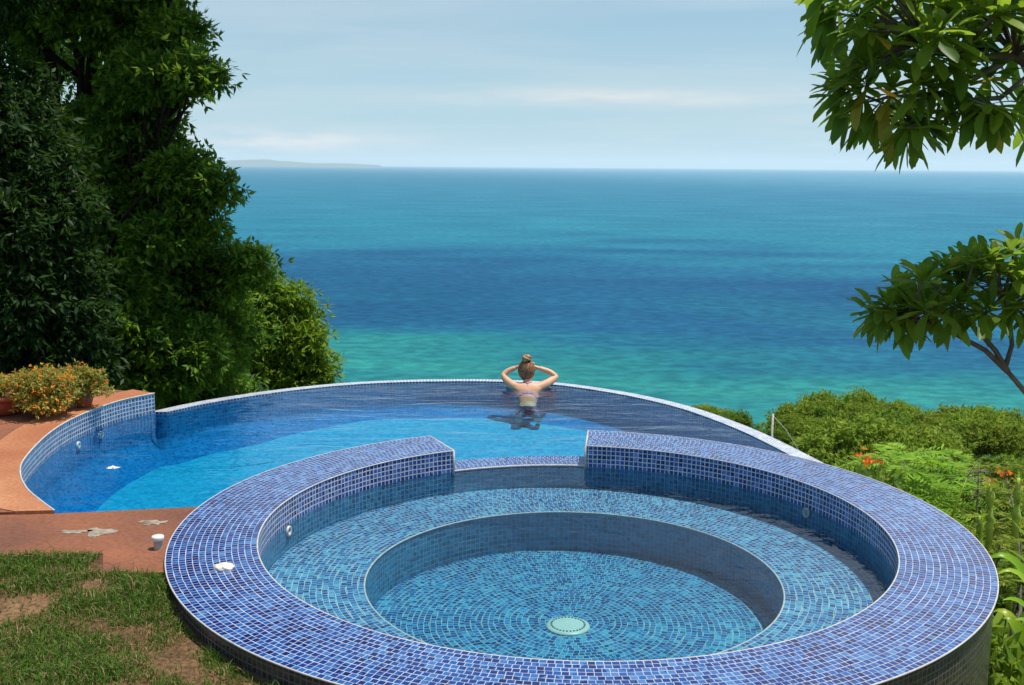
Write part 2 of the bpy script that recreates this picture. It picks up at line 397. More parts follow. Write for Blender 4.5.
# rescale the sea's colour ramp to 0..1
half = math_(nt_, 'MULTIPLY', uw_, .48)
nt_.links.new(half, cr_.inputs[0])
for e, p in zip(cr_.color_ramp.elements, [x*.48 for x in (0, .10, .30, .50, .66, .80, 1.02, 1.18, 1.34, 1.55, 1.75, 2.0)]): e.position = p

# ------------------------------------------------------------ dimensions
CX, CY, RI, RO = 0.373, 6.232, 1.837, 2.322
WZ_S, WZ_P, WEIR = -.168, -.185, -.158
BENCH_Z, BENCH_R, FLOOR_Z = -.335, 1.24, -.62
POOLF = -.52
PITCH = (RO-RI)/14
A1, A2 = R(83.9), R(115.9)          # the gap in the rim where the tub spills into the pool
WRO = 2.10

def annulus(mb, r0, r1, z, a0, a1, nseg, seed=0, rings=None, stag=True):
    rr = rings or max(1, round((r1-r0)/PITCH))
    rs = random.Random(seed)
    for i in range(rr):
        ra, rb = r0+(r1-r0)*i/rr, r0+(r1-r0)*(i+1)/rr
        n = max(3, round(PI*(ra+rb)/PITCH)); off = rs.random() if stag else 0
        for k in range(nseg):
            t0 = a0+(a1-a0)*k/nseg; t1 = a0+(a1-a0)*(k+1)/nseg
            u0 = t0/(2*PI)*n+off+50; u1 = t1/(2*PI)*n+off+50; v = i+seed*40
            p = lambda r, t: (CX+r*math.cos(t), CY+r*math.sin(t), z)
            mb.quad(p(ra, t0), p(rb, t0), p(rb, t1), p(ra, t1), [(u0, v), (u0, v+1), (u1, v+1), (u1, v)])
def cyl(mb, r, z0, z1, a0, a1, nseg, inward=False, seed=0):
    n = round(2*PI*r/PITCH)
    for k in range(nseg):
        t0 = a0+(a1-a0)*k/nseg; t1 = a0+(a1-a0)*(k+1)/nseg
        u0, u1 = t0/(2*PI)*n+50, t1/(2*PI)*n+50
        p = lambda t, z: (CX+r*math.cos(t), CY+r*math.sin(t), z)
        q = [p(t0, z0), p(t1, z0), p(t1, z1), p(t0, z1)]; w = [(u0, z0/PITCH+200), (u1, z0/PITCH+200), (u1, z1/PITCH+200), (u0, z1/PITCH+200)]
        if inward: q, w = q[::-1], w[::-1]
        mb.quad(*q, w)

# ------------------------------------------------------------ hot tub
tub = empty('hot_tub', (CX, CY, FLOOR_Z), 'round raised hot tub covered in blue mosaic tile with a wide rim, in the foreground', 'hot tub')
B0, B1 = A2, A1+2*PI                 # rim runs from left block end round the front to the right block end
mb = MB(); annulus(mb, RI, RO, 0, B0, B1, 260, 1); mb.build('rim', M['rim'], tub)
mb = MB(); cyl(mb, RI, -.17, -.004, B0, B1, 220, True)
for t, sgn in ((B0, 1), (B1, -1)):   # end faces of the two blocks
    p = lambda r, z: (CX+r*math.cos(t), CY+r*math.sin(t), z)
    mb.quad(p(RI, -.19), p(RO, -.19), p(RO, -.004), p(RI, -.004), [(0, 0), (14, 0), (14, 5), (0, 5)])
mb.build('inner_wall', M['face'], tub)
# pale grout bead along the rim's inner and outer edge, and the block corners
mb = MB()
for r in (RI, RO):
    mb.tube([(CX+r*math.cos(t), CY+r*math.sin(t), -.003) for t in np.linspace(B0, B1, 240)], .0048, 6)
for t in (B0, B1):
    p = lambda r, z: (CX+r*math.cos(t), CY+r*math.sin(t), z)
    mb.tube([p(RI, -.003), p(RO, -.003)], .008, 6); mb.tube([p(RI, -.003), p(RI, -.19)], .009, 6); mb.tube([p(RO, -.003), p(RO, -.3)], .007, 6)
mb.build('edge_bead', M['grout'], tub, True)
mb = MB(); annulus(mb, RI, WRO, WEIR, A1, A2, 50, 2, rings=7); cyl(mb, WRO, -1., WEIR, A1, A2, 40)
mb.build('spillway', M['rim'], tub)
mb = MB(); mb.tube([(CX+RI*math.cos(t), CY+RI*math.sin(t), WEIR-.002) for t in np.linspace(A1, A2, 50)], .008, 6)
mb.build('spillway_bead', M['grout'], tub, True)
mb = MB(); cyl(mb, RI+.001, BENCH_Z, -.1695, B0, B1, 220, True); cyl(mb, RI, BENCH_Z, WEIR, A1, A2, 40, True)
mb.build('submerged_wall', M['underwall'], tub)
mb = MB(); annulus(mb, BENCH_R, RI, BENCH_Z, 0, 2*PI, 240, 3); mb.build('bench', M['under'], tub)
mb = MB(); cyl(mb, BENCH_R, FLOOR_Z, BENCH_Z-.004, 0, 2*PI, 180, True); mb.build('step_wall', M['underwall'], tub)
mb = MB(); mb.tube([(CX+BENCH_R*math.cos(t), CY+BENCH_R*math.sin(t), BENCH_Z-.003) for t in np.linspace(0, 2*PI, 181)], .006, 6, cap=False); mb.build('bench_bead', M['grout'], tub, True)
mb = MB(); annulus(mb, .02, BENCH_R, FLOOR_Z, 0, 2*PI, 180, 4); mb.build('floor', M['under'], tub)
# outer wall: full height on the land side, down to the pool floor on the pool side
mb = MB(); cyl(mb, RO-.012, -2.6, -.006, R(176), R(398), 200); mb.build('outer_wall', M['outer'], tub)
mb = MB(); cyl(mb, RO-.004, -1., -.004, R(38), A1, 60); mb.build('pool_side_wall', M['face'], tub); mb = MB(); cyl(mb, RO-.004, -1., -.004, A2, R(176), 60); mb.build('pool_side_wall', M['face'], tub)
# drain cover
dz = FLOOR_Z
mb = MB(); mb.lathe([(.0, .012), (.092, .012), (.110, .011), (.128, .006), (.132, .0), (.132, -.002)], (CX-.025, CY-.08, dz+.004), 48); dr = mb.build('drain_cover', M['drain_white'], tub, True)
mb = MB()
for k in range(30):
    a = 2*PI*k/30
    ct = Vector((CX-.025, CY-.08, dz+.0172)); d = Vector((math.cos(a), math.sin(a), 0)); t = Vector((-d.y, d.x, 0))
    a0, a1 = ct+d*.094, ct+d*.106
    mb.quad(a0-t*.006, a1-t*.006, a1+t*.006, a0+t*.006)
mb.build('drain_slots', M['drain_slot'], tub)
def jet(ang, z, parent, r=.034):
    d = Vector((math.cos(ang), math.sin(ang), 0)); c = Vector((CX, CY, z))+d*(RI-.002); t = Vector((-d.y, d.x, 0)); u = Vector((0, 0, 1))
    mb = MB()
    prof = [(r, 0), (r, .010), (r*.85, .014), (r*.5, .010), (r*.45, .002)]
    seg = 24; n0 = 0
    for rr, h in prof:
        for k in range(seg):
            a = 2*PI*k/seg; mb.v.append(tuple(c - d*h + (t*math.cos(a)+u*math.sin(a))*rr))
    for i in range(len(prof)-1):
        for k in range(seg):
            k2 = (k+1) % seg; mb.f.append((i*seg+k, i*seg+k2, (i+1)*seg+k2, (i+1)*seg+k)); mb.m.append(0); mb.uv += [(0, 0)]*4
    j = mb.build('water_jet', M['plastic'], parent, True)
    mb = MB(); mb.poly([tuple(c-d*.004+(t*math.cos(2*PI*k/16)+u*math.sin(2*PI*k/16))*r*.47) for k in range(16)]); mb.build('nozzle', M['plastic_grey'], j)
jet(R(167.2), -.205, tub); jet(R(27.4), -.200, tub); jet(R(300), -.24, tub); jet(R(240), -.24, tub)
# water of the hot tub: a closed body, its sides let into the tile
mb = MB()
seg = 200; e = .004
rt = [(CX+(RI+e)*math.cos(2*PI*k/seg), CY+(RI+e)*math.sin(2*PI*k/seg)) for k in range(seg)]
rb_ = [(CX+(BENCH_R+e)*math.cos(2*PI*k/seg), CY+(BENCH_R+e)*math.sin(2*PI*k/seg)) for k in range(seg)]
mb.poly([(x, y, WZ_S) for x, y in rt])
for k in range(seg):
    k2 = (k+1) % seg
    mb.quad((*rt[k], BENCH_Z-.006), (*rt[k2], BENCH_Z-.006), (*rt[k2], WZ_S), (*rt[k], WZ_S))
    mb.quad((*rt[k2], BENCH_Z-.006), (*rt[k], BENCH_Z-.006), (*rb_[k], BENCH_Z-.006), (*rb_[k2], BENCH_Z-.006))
    mb.quad((*rb_[k], FLOOR_Z-.004), (*rb_[k2], FLOOR_Z-.004), (*rb_[k2], BENCH_Z-.006), (*rb_[k], BENCH_Z-.006))
mb.poly([(x, y, FLOOR_Z-.004) for x, y in rb_][::-1])
setp(mb.build('hot_tub_water', M['spa_water'], None, merge=1e-5), kind='structure')

# ------------------------------------------------------------ main pool
def catmull(P, n=10):
    P = [Vector(p) for p in P]; out = []
    Q = [P[0]*2-P[1]]+P+[P[-1]*2-P[-2]]
    for i in range(1, len(Q)-2):
        for k in range(n):
            t = k/n; a, b, c, d = Q[i-1], Q[i], Q[i+1], Q[i+2]
            out.append(.5*((2*b)+(c-a)*t+(2*a-5*b+4*c-d)*t*t+(3*b-a-3*c+d)*t**3))
    out.append(P[-1]); return out
EDGE = catmull([(-3.31, 9.86, 0), (-3.02, 10.28, 0), (-2.63, 10.68, 0), (-2.22, 11.0, 0), (-1.80, 11.24, 0), (-1.30, 11.41, 0), (-.72, 11.50, 0), (-.12, 11.50, 0), (.52, 11.34, 0),
                (1.11, 10.92, 0), (1.50, 10.50, 0), (1.79, 10.05, 0), (2.10, 9.32, 0), (2.33, 8.50, 0), (2.50, 7.75, 0)], 8)
COP = catmull([(-3.31, 9.86, 0), (-3.52, 9.5, 0), (-3.64, 8.95, 0), (-3.64, 8.35, 0), (-3.51, 7.62, 0), (-3.37, 7.22, 0), (-3.16, 6.85, 0), (-2.94, 6.57, 0), (-2.795, 6.40, 0)], 8)
STZ = -.022
STRIPA = Vector((-2.795, 6.40, 0)); STRIPB = Vector((-1.955, 6.56, 0))
def offs(P, d):
    out = []
    for i, p in enumerate(P):
        t = (P[min(i+1, len(P)-1)]-P[max(i-1, 0)]).normalized(); out.append(p+Vector((t.y, -t.x, 0))*d)
    return out
def ribbon(mb, A, za, Bq, zb, w=None, flip=False, pitch=PITCH):
    s = 0
    for i in range(len(A)-1):
        ds = (A[i+1]-A[i]).length
        a, b, c, d = Vector((A[i].x, A[i].y, za)), Vector((A[i+1].x, A[i+1].y, za)), Vector((Bq[i+1].x, Bq[i+1].y, zb)), Vector((Bq[i].x, Bq[i].y, zb))
        h = w if w is not None else (abs(zb-za)/pitch)
        q = [a, b, c, d]; uv = [(s/pitch, 0), ((s+ds)/pitch, 0), ((s+ds)/pitch, h), (s/pitch, h)]
        if flip: q, uv = q[::-1], uv[::-1]
        mb.quad(*q, uv); s += ds
pool = empty('infinity_pool', (-.6, 9, POOLF), 'large curved infinity pool of blue water with a thin white overflow edge above the sea', 'pool')
inner = offs(EDGE, .085); outer = offs(EDGE, -.075)
ET = WZ_P+.007
inner = [Vector((COP[0].x+.001, COP[0].y-.001, 0))]+inner[1:]; outer = [Vector((COP[0].x-.09, COP[0].y+.07, 0))]+outer[1:]
mb = MB(); ribbon(mb, inner, ET, outer, ET-.01, 5); ribbon(mb, outer, ET-.01, outer, ET-.05); mb.build('overflow_edge', M['edge'], pool)
mb = MB(); ribbon(mb, inner, WZ_P-.02, inner, ET, 1); mb.build('waterline_band', M['edge_in'], pool)
def cove(mb, P, side, ztop):
    prof = [(0, ztop), (0, -.41), (.02, -.44), (.07, -.47), (.16, -.495), (.30, -.515), (.50, -.535), (.80, -.575), (1.1, -.65), (1.3, -.85)]
    ring = []
    for i, p in enumerate(P):
        t = (P[min(i+2, len(P)-1)]-P[max(i-2, 0)]).normalized(); nn = Vector((t.y, -t.x, 0))*side; k = .50 + .22*noise.noise(Vector((p.x*1.2, p.y*1.2, 0)))
        dy = max(0, 11.4-p.y)*.045
        ring.append([Vector((p.x, p.y, 0))+nn*d*k+Vector((0, 0, z-(dy*min(1, d*3) if j > 1 else 0))) for j, (d, z) in enumerate(prof)])
    s_ = 0
    for i in range(len(P)-1):
        ds = (P[i+1]-P[i]).length; v = 0
        for j in range(len(prof)-1):
            a, b, c, d = ring[i][j+1], ring[i+1][j+1], ring[i+1][j], ring[i][j]; h = (a-d).length
            mb.quad(a, b, c, d, [(s_/PITCH, (v+h)/PITCH), ((s_+ds)/PITCH, (v+h)/PITCH), ((s_+ds)/PITCH, v/PITCH), (s_/PITCH, v/PITCH)]); v += h
        s_ += ds
mb = MB(); cove(mb, inner, 1, WZ_P-.02); cove(mb, COP, -1, WZ_P-.005); mb.build('inner_wall', M['pool_wall'], pool, True, 1e-5)
mb = MB(); ribbon(mb, outer, ET-.05, outer, -3.5, pitch=.05); mb.build('outer_wall', M['outer'], pool)
mb = MB(); ribbon(mb, COP, WZ_P-.008, COP, -.002, pitch=.036); mb.build('tile_band', M['coping_face'], pool)
mb = MB(); mb.tube([Vector((p.x, p.y, -.001)) for p in COP], .006, 6); mb.build('band_bead', M['grout'], pool, True)
def floor_z(y): return -.52 - .056*(11.4-y)
mb = MB(); mb.quad((STRIPA.x, STRIPA.y, -1.0), (STRIPB.x, STRIPB.y, -1.0), (STRIPB.x, STRIPB.y, STZ), (STRIPA.x, STRIPA.y, STZ)); mb.build('near_wall', M['pool_wall'], pool)
# underwater fittings on the left wall
for px, py in ((111, 431), (92, 441)):
    q = onz(px, py, -.21); best = min(COP, key=lambda p: (p-Vector((q.x, q.y, 0))).length)
    i = COP.index(best); t = (COP[i+1]-COP[i-1]).normalized(); nrm = Vector((-t.y, t.x, 0)); c = Vector((best.x, best.y, -.245))+nrm*.004
    if nrm.x < 0: nrm = -nrm; c = Vector((best.x, best.y, -.245))+nrm*.004
    mb = MB(); u = Vector((0, 0, 1)); seg = 20; prof = [(.034, 0), (.032, .012), (.022, .016), (.014, .010), (0.002, .010)]
    for rr, h in prof:
        for k in range(seg):
            a = 2*PI*k/seg; mb.v.append(tuple(c+nrm*h+(t*math.cos(a)+u*math.sin(a))*rr))
    for ii in range(len(prof)-1):
        for k in range(seg):
            k2 = (k+1) % seg; mb.f.append((ii*seg+k, ii*seg+k2, (ii+1)*seg+k2, (ii+1)*seg+k)); mb.m.append(0); mb.uv += [(0, 0)]*4
    mb.build('inlet_fitting', M['plastic'], pool, True)
# pool water (closed body; edges run a few mm into the walls, and round behind the tub)
arc = [Vector((CX+(RO-.010 if not (A1 < t < A2) else WRO-.006)*math.cos(t), CY+(RO-.010 if not (A1 < t < A2) else WRO-.006)*math.sin(t), 0)) for t in np.linspace(R(50), R(169.8), 90)]
poly = [p for p in offs(EDGE, .081)[:-3]] + [Vector((CX+(RO-.01)*math.cos(t), CY+(RO-.01)*math.sin(t), 0)) for t in (R(44),)] + arc + [STRIPB+Vector((0, -.004, 0)), STRIPA+Vector((-.002, -.004, 0))] + [p+Vector((-.003, 0, 0)) for p in COP[::-1]][1:-1]
pv = [Vector((p.x, p.y)) for p in poly]
def cdt(outer_pts, holes=(), inner_pts=(), keep=None):
    verts = list(outer_pts); faces_in = [list(range(len(outer_pts)))]; edges = []
    for h in holes:
        n = len(verts); verts += h; edges += [(n+i, n+(i+1) % len(h)) for i in range(len(h))]
    verts += list(inner_pts)
    r = delaunay_2d_cdt(verts, edges, faces_in, 1, 1e-5)
    return r[0], r[2]
vv, ff = cdt(pv)
mb = MB(); mb.v = [(v.x, v.y, WZ_P) for v in vv]+[(v.x, v.y, floor_z(v.y)-.004) for v in vv]
n = len(vv)
for f in ff:
    mb.f.append(tuple(f)); mb.uv += [(0, 0)]*3; mb.f.append(tuple(i+n for i in f[::-1])); mb.uv += [(0, 0)]*3
from collections import Counter
ec = Counter()
for f in ff:
    for i in range(3): ec[(f[i], f[(i+1) % 3])] += 1
for (a, b) in list(ec):
    if (b, a) not in ec:
        mb.f.append((b, a, a+n, b+n)); mb.uv += [(0, 0)]*4
setp(mb.build('pool_water', M['pool_water']), kind='structure')
mb = MB(); mb.v = [(v.x, v.y, floor_z(v.y)) for v in vv]
for f in ff: mb.f.append(tuple(f)); mb.uv += [(vv[i].x/PITCH, vv[i].y/PITCH) for i in f]
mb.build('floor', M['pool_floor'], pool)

# ------------------------------------------------------------ terrace, strip, lawn
terr = [Vector((p.x, p.y)) for p in COP]
# back edge leads off to the left behind the pots
tp = terr + [Vector((-3.2, 6.36)), Vector((-12, 6.0)), Vector((-12, 9.0)), Vector((-5.2, 10.0)), Vector((-3.72, 10.02))]
band = offs(COP, -.30) if (offs(COP, -.3)[20].x < COP[20].x) else offs(COP, .30)
mb = MB()
def slab(mb, pts, z, zb):
    vv, ff = cdt(pts); n = len(mb.v)
    mb.v += [(v.x, v.y, z) for v in vv]
    for f in ff: mb.f.append(tuple(i+n for i in f)); mb.uv += [(0, 0)]*len(f)
    m = len(pts)
    for i in range(m):
        a, b = pts[i], pts[(i+1) % m]
        k = len(mb.v); mb.v += [(a.x, a.y, zb), (b.x, b.y, zb), (b.x, b.y, z), (a.x, a.y, z)]; mb.f.append((k, k+1, k+2, k+3)); mb.uv += [(0, 0)]*4
tin = [p+Vector((-.004, 0)) for p in terr]
slab(mb, tin + tp[len(terr):], -.006, -3.0)
setp(mb.build('terrace', M['terrace']), kind='structure')
mb = MB()
bb = [Vector((p.x, p.y)) for p in band]
lo = [p for p in bb if p.y > 6.42]
ptsb = [p+Vector((-.001, 0)) for p in terr] + [Vector((-3.02, 6.375))] + lo[::-1][1:]
slab(mb, ptsb, .0, -.02)
setp(mb.build('terrace_edging', M['coping']), kind='structure')
st = [Vector((-2.795, 6.40)), Vector((-1.955, 6.56)), Vector((-1.90, 6.56)), Vector((-1.90, 6.2)), Vector((-1.87, 5.72)), onz(170, 572, STZ).xy, onz(103, 575, STZ).xy, onz(103, 553.5, STZ).xy, onz(-4, 560, STZ).xy, Vector((-12, 4.5)), Vector((-12, 5.96)), Vector((-3.2, 6.36))]
mb = MB(); slab(mb, st, STZ, -.30)
strip = setp(mb.build('terrace_step', M['terrace']), kind='structure')
def patch(cx, cy, w, h, seed, parent):
    rs = random.Random(seed); mb = MB(); pts = []
    for k in range(26):
        a = 2*PI*k/26; r = 1+.9*noise.noise(Vector((math.cos(a)*1.9, math.sin(a)*1.9, seed)))+rs.uniform(-.15, .15)
        pts.append((cx+w*r*math.cos(a)+h*.3*math.sin(2*a), cy+h*r*math.sin(a), STZ+.0025))
    mb.poly(pts); mb.build('mortar_patch', M['mortar'], parent)
for (x0, y0, w, h, s) in ((75, 532, .085, .03, 1), (99, 533.5, .075, .075, 5), (152, 523, .07, .05, 9)):
    q = onz(x0, y0, STZ); patch(q.x, q.y, w, h, s, strip)

def smooth(a, b, x):
    t = min(1, max(0, (x-a)/(b-a))); return t*t*(3-2*t)
def lawn_h(x, y):
    h = -.10 - 1.5*smooth(6.0, 8.2, y)*smooth(.6, 2.6, x) + .022*noise.noise(Vector((x*1.7, y*1.7, 0))) + .008*noise.noise(Vector((x*9, y*9, 3)))
    h += .075*smooth(4.9, 5.45, y)*smooth(-1.2, -2.1, x)
    t = max(0, x-.9-.15*(y-4)); h -= .34*t + .12*t*t if t < 3 else .34*3+.12*9+.3*(t-3)
    return h
circ = [Vector((CX+2.285*math.cos(2*PI*k/96), CY+2.285*math.sin(2*PI*k/96))) for k in range(96)]
ob = [Vector(p) for p in ((-14, -4), (7, -4), (7, 6.2), (7, 9.5), (3.2, 9.5), (2.55, 7.9), (2.2, 7.5), (1.5, 7.2), (.4, 6.6), (-1.6, 6.3), (-1.95, 5.75), (-2.30, 5.85), (-2.84, 5.77), (-14, 4.2))]
gp = []
for i in range(0, 84):
    for j in range(0, 54):
        x, y = -13.9+i*.25+rnd.uniform(-.04, .04), -3.9+j*.25+rnd.uniform(-.04, .04)
        if math.hypot(x-CX, y-CY) > 2.40: gp.append(Vector((x, y)))
# keep only interior points
def inside(pt, poly):
    c = False; j = len(poly)-1
    for i in range(len(poly)):
        a, b = poly[i], poly[j]
        if (a.y > pt.y) != (b.y > pt.y) and pt.x < (b.x-a.x)*(pt.y-a.y)/(b.y-a.y)+a.x: c = not c
        j = i
    return c
gp = [p for p in gp if inside(p, ob)]
vv, ff = cdt(ob, [circ], gp)
mb = MB()
mb.v = [(v.x, v.y, lawn_h(v.x, v.y)) for v in vv]
for f in ff:
    c = (vv[f[0]]+vv[f[1]]+vv[f[2]])/3
    if (c-Vector((CX, CY))).length < 2.27 or not inside(c, ob): continue
    mb.f.append(tuple(f)); mb.uv += [(0, 0)]*3
setp(mb.build('ground', M['soil'], None, True), kind='structure')

# grass blades
blades = []
cnt = 0
while cnt < 68000:
    y = rnd.uniform(3.6, 5.95); x = rnd.uniform(-3.4, .6)
    if y > 5.62+.16*(x+2.84) and x < -2.24: continue
    if x >= -2.25 and y > 5.42: 
        if x > -2.0 and math.hypot(x-CX, y-CY) > 2.32 and y < 5.9 and rnd.random() < .0: pass
        else: continue
    if math.hypot(x-CX, y-CY) < 2.335: continue
    d = noise.noise(Vector((x*1.15+3.1, y*1.5, 1.2)))*.9 + noise.noise(Vector((x*4.2, y*5, 7)))*.65
    edge_b = max(0, 1-abs(math.hypot(x-CX, y-CY)-2.32)/.35)*.35 + max(0, 1-abs(y-5.6)/.42)*.75
    d = d+edge_b+.02
    if d < rnd.uniform(-.25, .34) and rnd.random() < .965: continue
    blades.append((x, y, min(1., max(.0, d+.2)))); cnt += 1
V = []; T = []
for x, y, d in blades:
    h = rnd.choice((rnd.uniform(.010, .03), rnd.uniform(.02, .045), rnd.uniform(.03, .060)))*(.55+.75*d); a = rnd.uniform(0, 2*PI); w = rnd.uniform(.0018, .0034); ln = rnd.uniform(.2, 1.1)
    if rnd.random() < .06: h *= 1.7
    z = lawn_h(x, y)-.002; dx, dy = math.cos(a), math.sin(a); b = rnd.uniform(0, 2*PI); sx, sy = math.cos(b)*w, math.sin(b)*w
    n = len(V)
    V += [(x-sx, y-sy, z), (x+sx, y+sy, z), (x+dx*h*ln*.35+sx*.8, y+dy*h*ln*.35+sy*.8, z+h*.6), (x+dx*h*ln*.35-sx*.8, y+dy*h*ln*.35-sy*.8, z+h*.6), (x+dx*h*ln, y+dy*h*ln, z+h*(1-.25*ln)+.002), (x+dx*h*ln, y+dy*h*ln, z+h*(1-.25*ln))]
    T += [(n, n+1, n+2, n+3), (n+3, n+2, n+4, n+5)]
setp(np_mesh('grass', np.array(V), np.array(T), M['grass']), 'short patchy lawn grass with dry brown spots left of the hot tub', 'grass', kind='stuff')

# ------------------------------------------------------------ hillside terrain and sea
SEA_Z = -120
def smooth(a, b, x):
    t = min(1, max(0, (x-a)/(b-a))); return t*t*(3-2*t)
def lerp_pts(pts, v):
    if v <= pts[0][0]: return pts[0][1]
    for (a, b), (c, d) in zip(pts, pts[1:]):
        if v <= c: return b+(d-b)*(v-a)/(c-a)
    return pts[-1][1]
SKYL = [(690, 455), (705, 440), (762, 434), (800, 410), (830, 399), (860, 389), (900, 387), (930, 396), (950, 404), (975, 397), (1000, 404), (1030, 420), (1080, 440), (1200, 470)]
GY = [(18, 125), (25, 98), (32, 78), (41, 60), (52, 46), (64, 35), (77, 26), (91, 18), (105, 11), (119, 5), (132, 0)]
def hill_h(x, y):
    yy = max(y, 0.); t = x/max(yy, 6.)
    slope = .235 + .23*smooth(-.20, -.02, t)*(1-smooth(.19, .27, t)) + .03*smooth(-.3, -.6, t)
    z = -2.4 - slope*max(0, yy-3)
    if y < 3: z = -2.4
    z += .05*min(yy, 60)*.25*noise.noise(Vector((x*.06, y*.06, 2)))
    if t > .17 and yy > 12:
        py = lerp_pts(SKYL, 512+F*t)+lerp_pts(GY, yy)
        z2 = EYE+ray(850, py).z*min(yy, 135)-5.6+.8*noise.noise(Vector((x*.11, y*.11, 2)))
        k = smooth(.17, .24, t)*smooth(12, 24, yy); z = z*(1-k)+z2*k
    if y > 135: z -= .75*(y-135)
    return max(z, SEA_Z-6)
xs = np.concatenate([np.linspace(-1400, -130, 24), np.linspace(-120, 160, 141), np.linspace(175, 1400, 24)])
ys = np.concatenate([np.linspace(-60, 0, 9), np.linspace(3, 150, 70), np.linspace(156, 420, 36)])
V = np.array([(x, y, hill_h(x, y)) for y in ys for x in xs]); nx = len(xs)
T = np.array([(j*nx+i, j*nx+i+1, (j+1)*nx+i+1, (j+1)*nx+i) for j in range(len(ys)-1) for i in range(nx-1)])
setp(np_mesh('hillside', V, T, M['scrub'], None, True), kind='structure')
sx = [-160000, -20000, -4000, -1500, 1500, 4000, 20000, 160000]; sy = [-3000, 0, 250, 1500, 5000, 20000, 60000, 120000]
V = np.array([(x, y, SEA_Z) for y in sy for x in sx]); T = np.array([(j*8+i, j*8+i+1, (j+1)*8+i+1, (j+1)*8+i) for j in range(7) for i in range(7)])
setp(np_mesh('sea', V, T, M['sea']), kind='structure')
# far coast mountains on the horizon at the left
mb = MB(); pts = []
YD = 70000
for i, px in enumerate(np.linspace(90, 372, 60)):
    e = math.sin(PI*min(1, max(0, (px-90)/282)))**.8
    hpx = (9.5*e*(.65+.35*noise.noise(Vector((px*.02, 0, 5)))*1.4) + 1.2*noise.noise(Vector((px*.09, 0, 1))))*smooth(372, 300, px) if False else max(.0, 5*e**1.3*(.75+.5*noise.noise(Vector((px*.018, 0, 5))))+.8*noise.noise(Vector((px*.08, 0, 1)))*e)
    x = (px-512)/F*YD; pts.append((x, hpx/F*YD))
V = []; T = []
for x, h in pts: V += [(x, YD, SEA_Z-5), (x*1.02, YD+5000, SEA_Z+h+124), (x*1.06, YD+11000, SEA_Z-5)]
for i in range(len(pts)-1):
    a = i*3; b = a+3; T += [(a, b, b+1, a+1), (a+1, b+1, b+2, a+2)]
setp(np_mesh('far_mountains', np.array(V), np.array(T), M['scrub'], None, True), kind='structure')

# ------------------------------------------------------------ foliage generators
def leaflets(centers, dirs, n_per, L0, W, droop, rs, spread=1.0, lenvar=.3):
    """every centre gets a spray of pointed, creased leaflets. returns V, T"""
    c = np.repeat(np.asarray(centers), n_per, 0); d = np.repeat(np.asarray(dirs), n_per, 0); m = len(c)
    v = d + spread*rs.normal(size=(m, 3)); v /= np.linalg.norm(v, axis=1)[:, None]+1e-9
    v[:, 2] -= droop; v /= np.linalg.norm(v, axis=1)[:, None]+1e-9
    upv = np.tile([0, 0, 1.], (m, 1)) + .45*rs.normal(size=(m, 3))
    s = np.cross(v, upv); s /= np.linalg.norm(s, axis=1)[:, None]+1e-9
    nn = np.cross(s, v)
    l = (L0*(1+lenvar*rs.uniform(-1, 1, m)))[:, None]; w = l*W/L0 if np.isscalar(W) else W
    base = c + v*l*.08
    p1 = base+v*l*.42+s*w*.5-nn*w*.12; p2 = base+v*l-nn*l*.12*rs.uniform(0, 2, m)[:, None]; p3 = base+v*l*.42-s*w*.5-nn*w*.12
    V = np.stack([base, p1, p2, p3], 1).reshape(-1, 3); i = np.arange(m)*4
    T = np.stack([np.stack([i, i+1, i+2], 1), np.stack([i, i+2, i+3], 1)], 1).reshape(-1, 3)
    return V, T
def lobe_points(lobes, dens, rs, shell=.35, minr=.0):
    """clumped points in the outer shell of ellipsoid lobes; lobes = (centre, (rx,ry,rz)[, weight])"""
    P = []; D = []
    for lb in lobes:
        c = np.array(lb[0]); r = np.array(lb[1]) if hasattr(lb[1], '__len__') else np.array([lb[1]]*3); wgt = lb[2] if len(lb) > 2 else 1
        n_tw = max(6, int(dens*wgt*(r[0]*r[2]+r[0]*r[1]+r[1]*r[2])/3))
        # twig-end clumps
        q = rs.normal(size=(n_tw, 3)); q /= np.linalg.norm(q, axis=1)[:, None]
        rad = 1-shell*rs.random(n_tw)**1.4*1.2
        bumpy = np.array([1+.26*noise.noise(Vector(tuple(x*2.3+c*.7))) for x in q])
        pts = c + q*r*(rad*bumpy)[:, None]
        P.append(pts); D.append(q)
    return np.concatenate(P), np.concatenate(D)
def crown(lobes, dens, per_tw, spread_tw, n_leaf, L0, W, droop, seed, shell=.4):
    rs = np.random.default_rng(seed)
    P, D = lobe_points(lobes, dens, rs, shell)
    C = np.repeat(P, per_tw, 0) + rs.normal(size=(len(P)*per_tw, 3))*np.array([spread_tw, spread_tw, spread_tw*.55]); DD = np.repeat(D, per_tw, 0)
    return leaflets(C, DD, n_leaf, L0, W, droop, rs)
def limb(mb, a, b, r0, r1, seed, sag=.1, n=7, seg=7):
    rs = random.Random(seed); a, b = Vector(a), Vector(b); pts = []; rr = []
    side = Vector((rs.uniform(-1, 1), rs.uniform(-1, 1), rs.uniform(-.3, .6)))*(b-a).length*sag
    for i in range(n):
        t = i/(n-1); p = a.lerp(b, t)+side*math.sin(PI*t)+Vector((rs.uniform(-1, 1), rs.uniform(-1, 1), rs.uniform(-1, 1)))*(b-a).length*.018*(0 < i < n-1)
        pts.append(p); rr.append(r0+(r1-r0)*t)
    mb.tube(pts, rr, seg)
    return pts
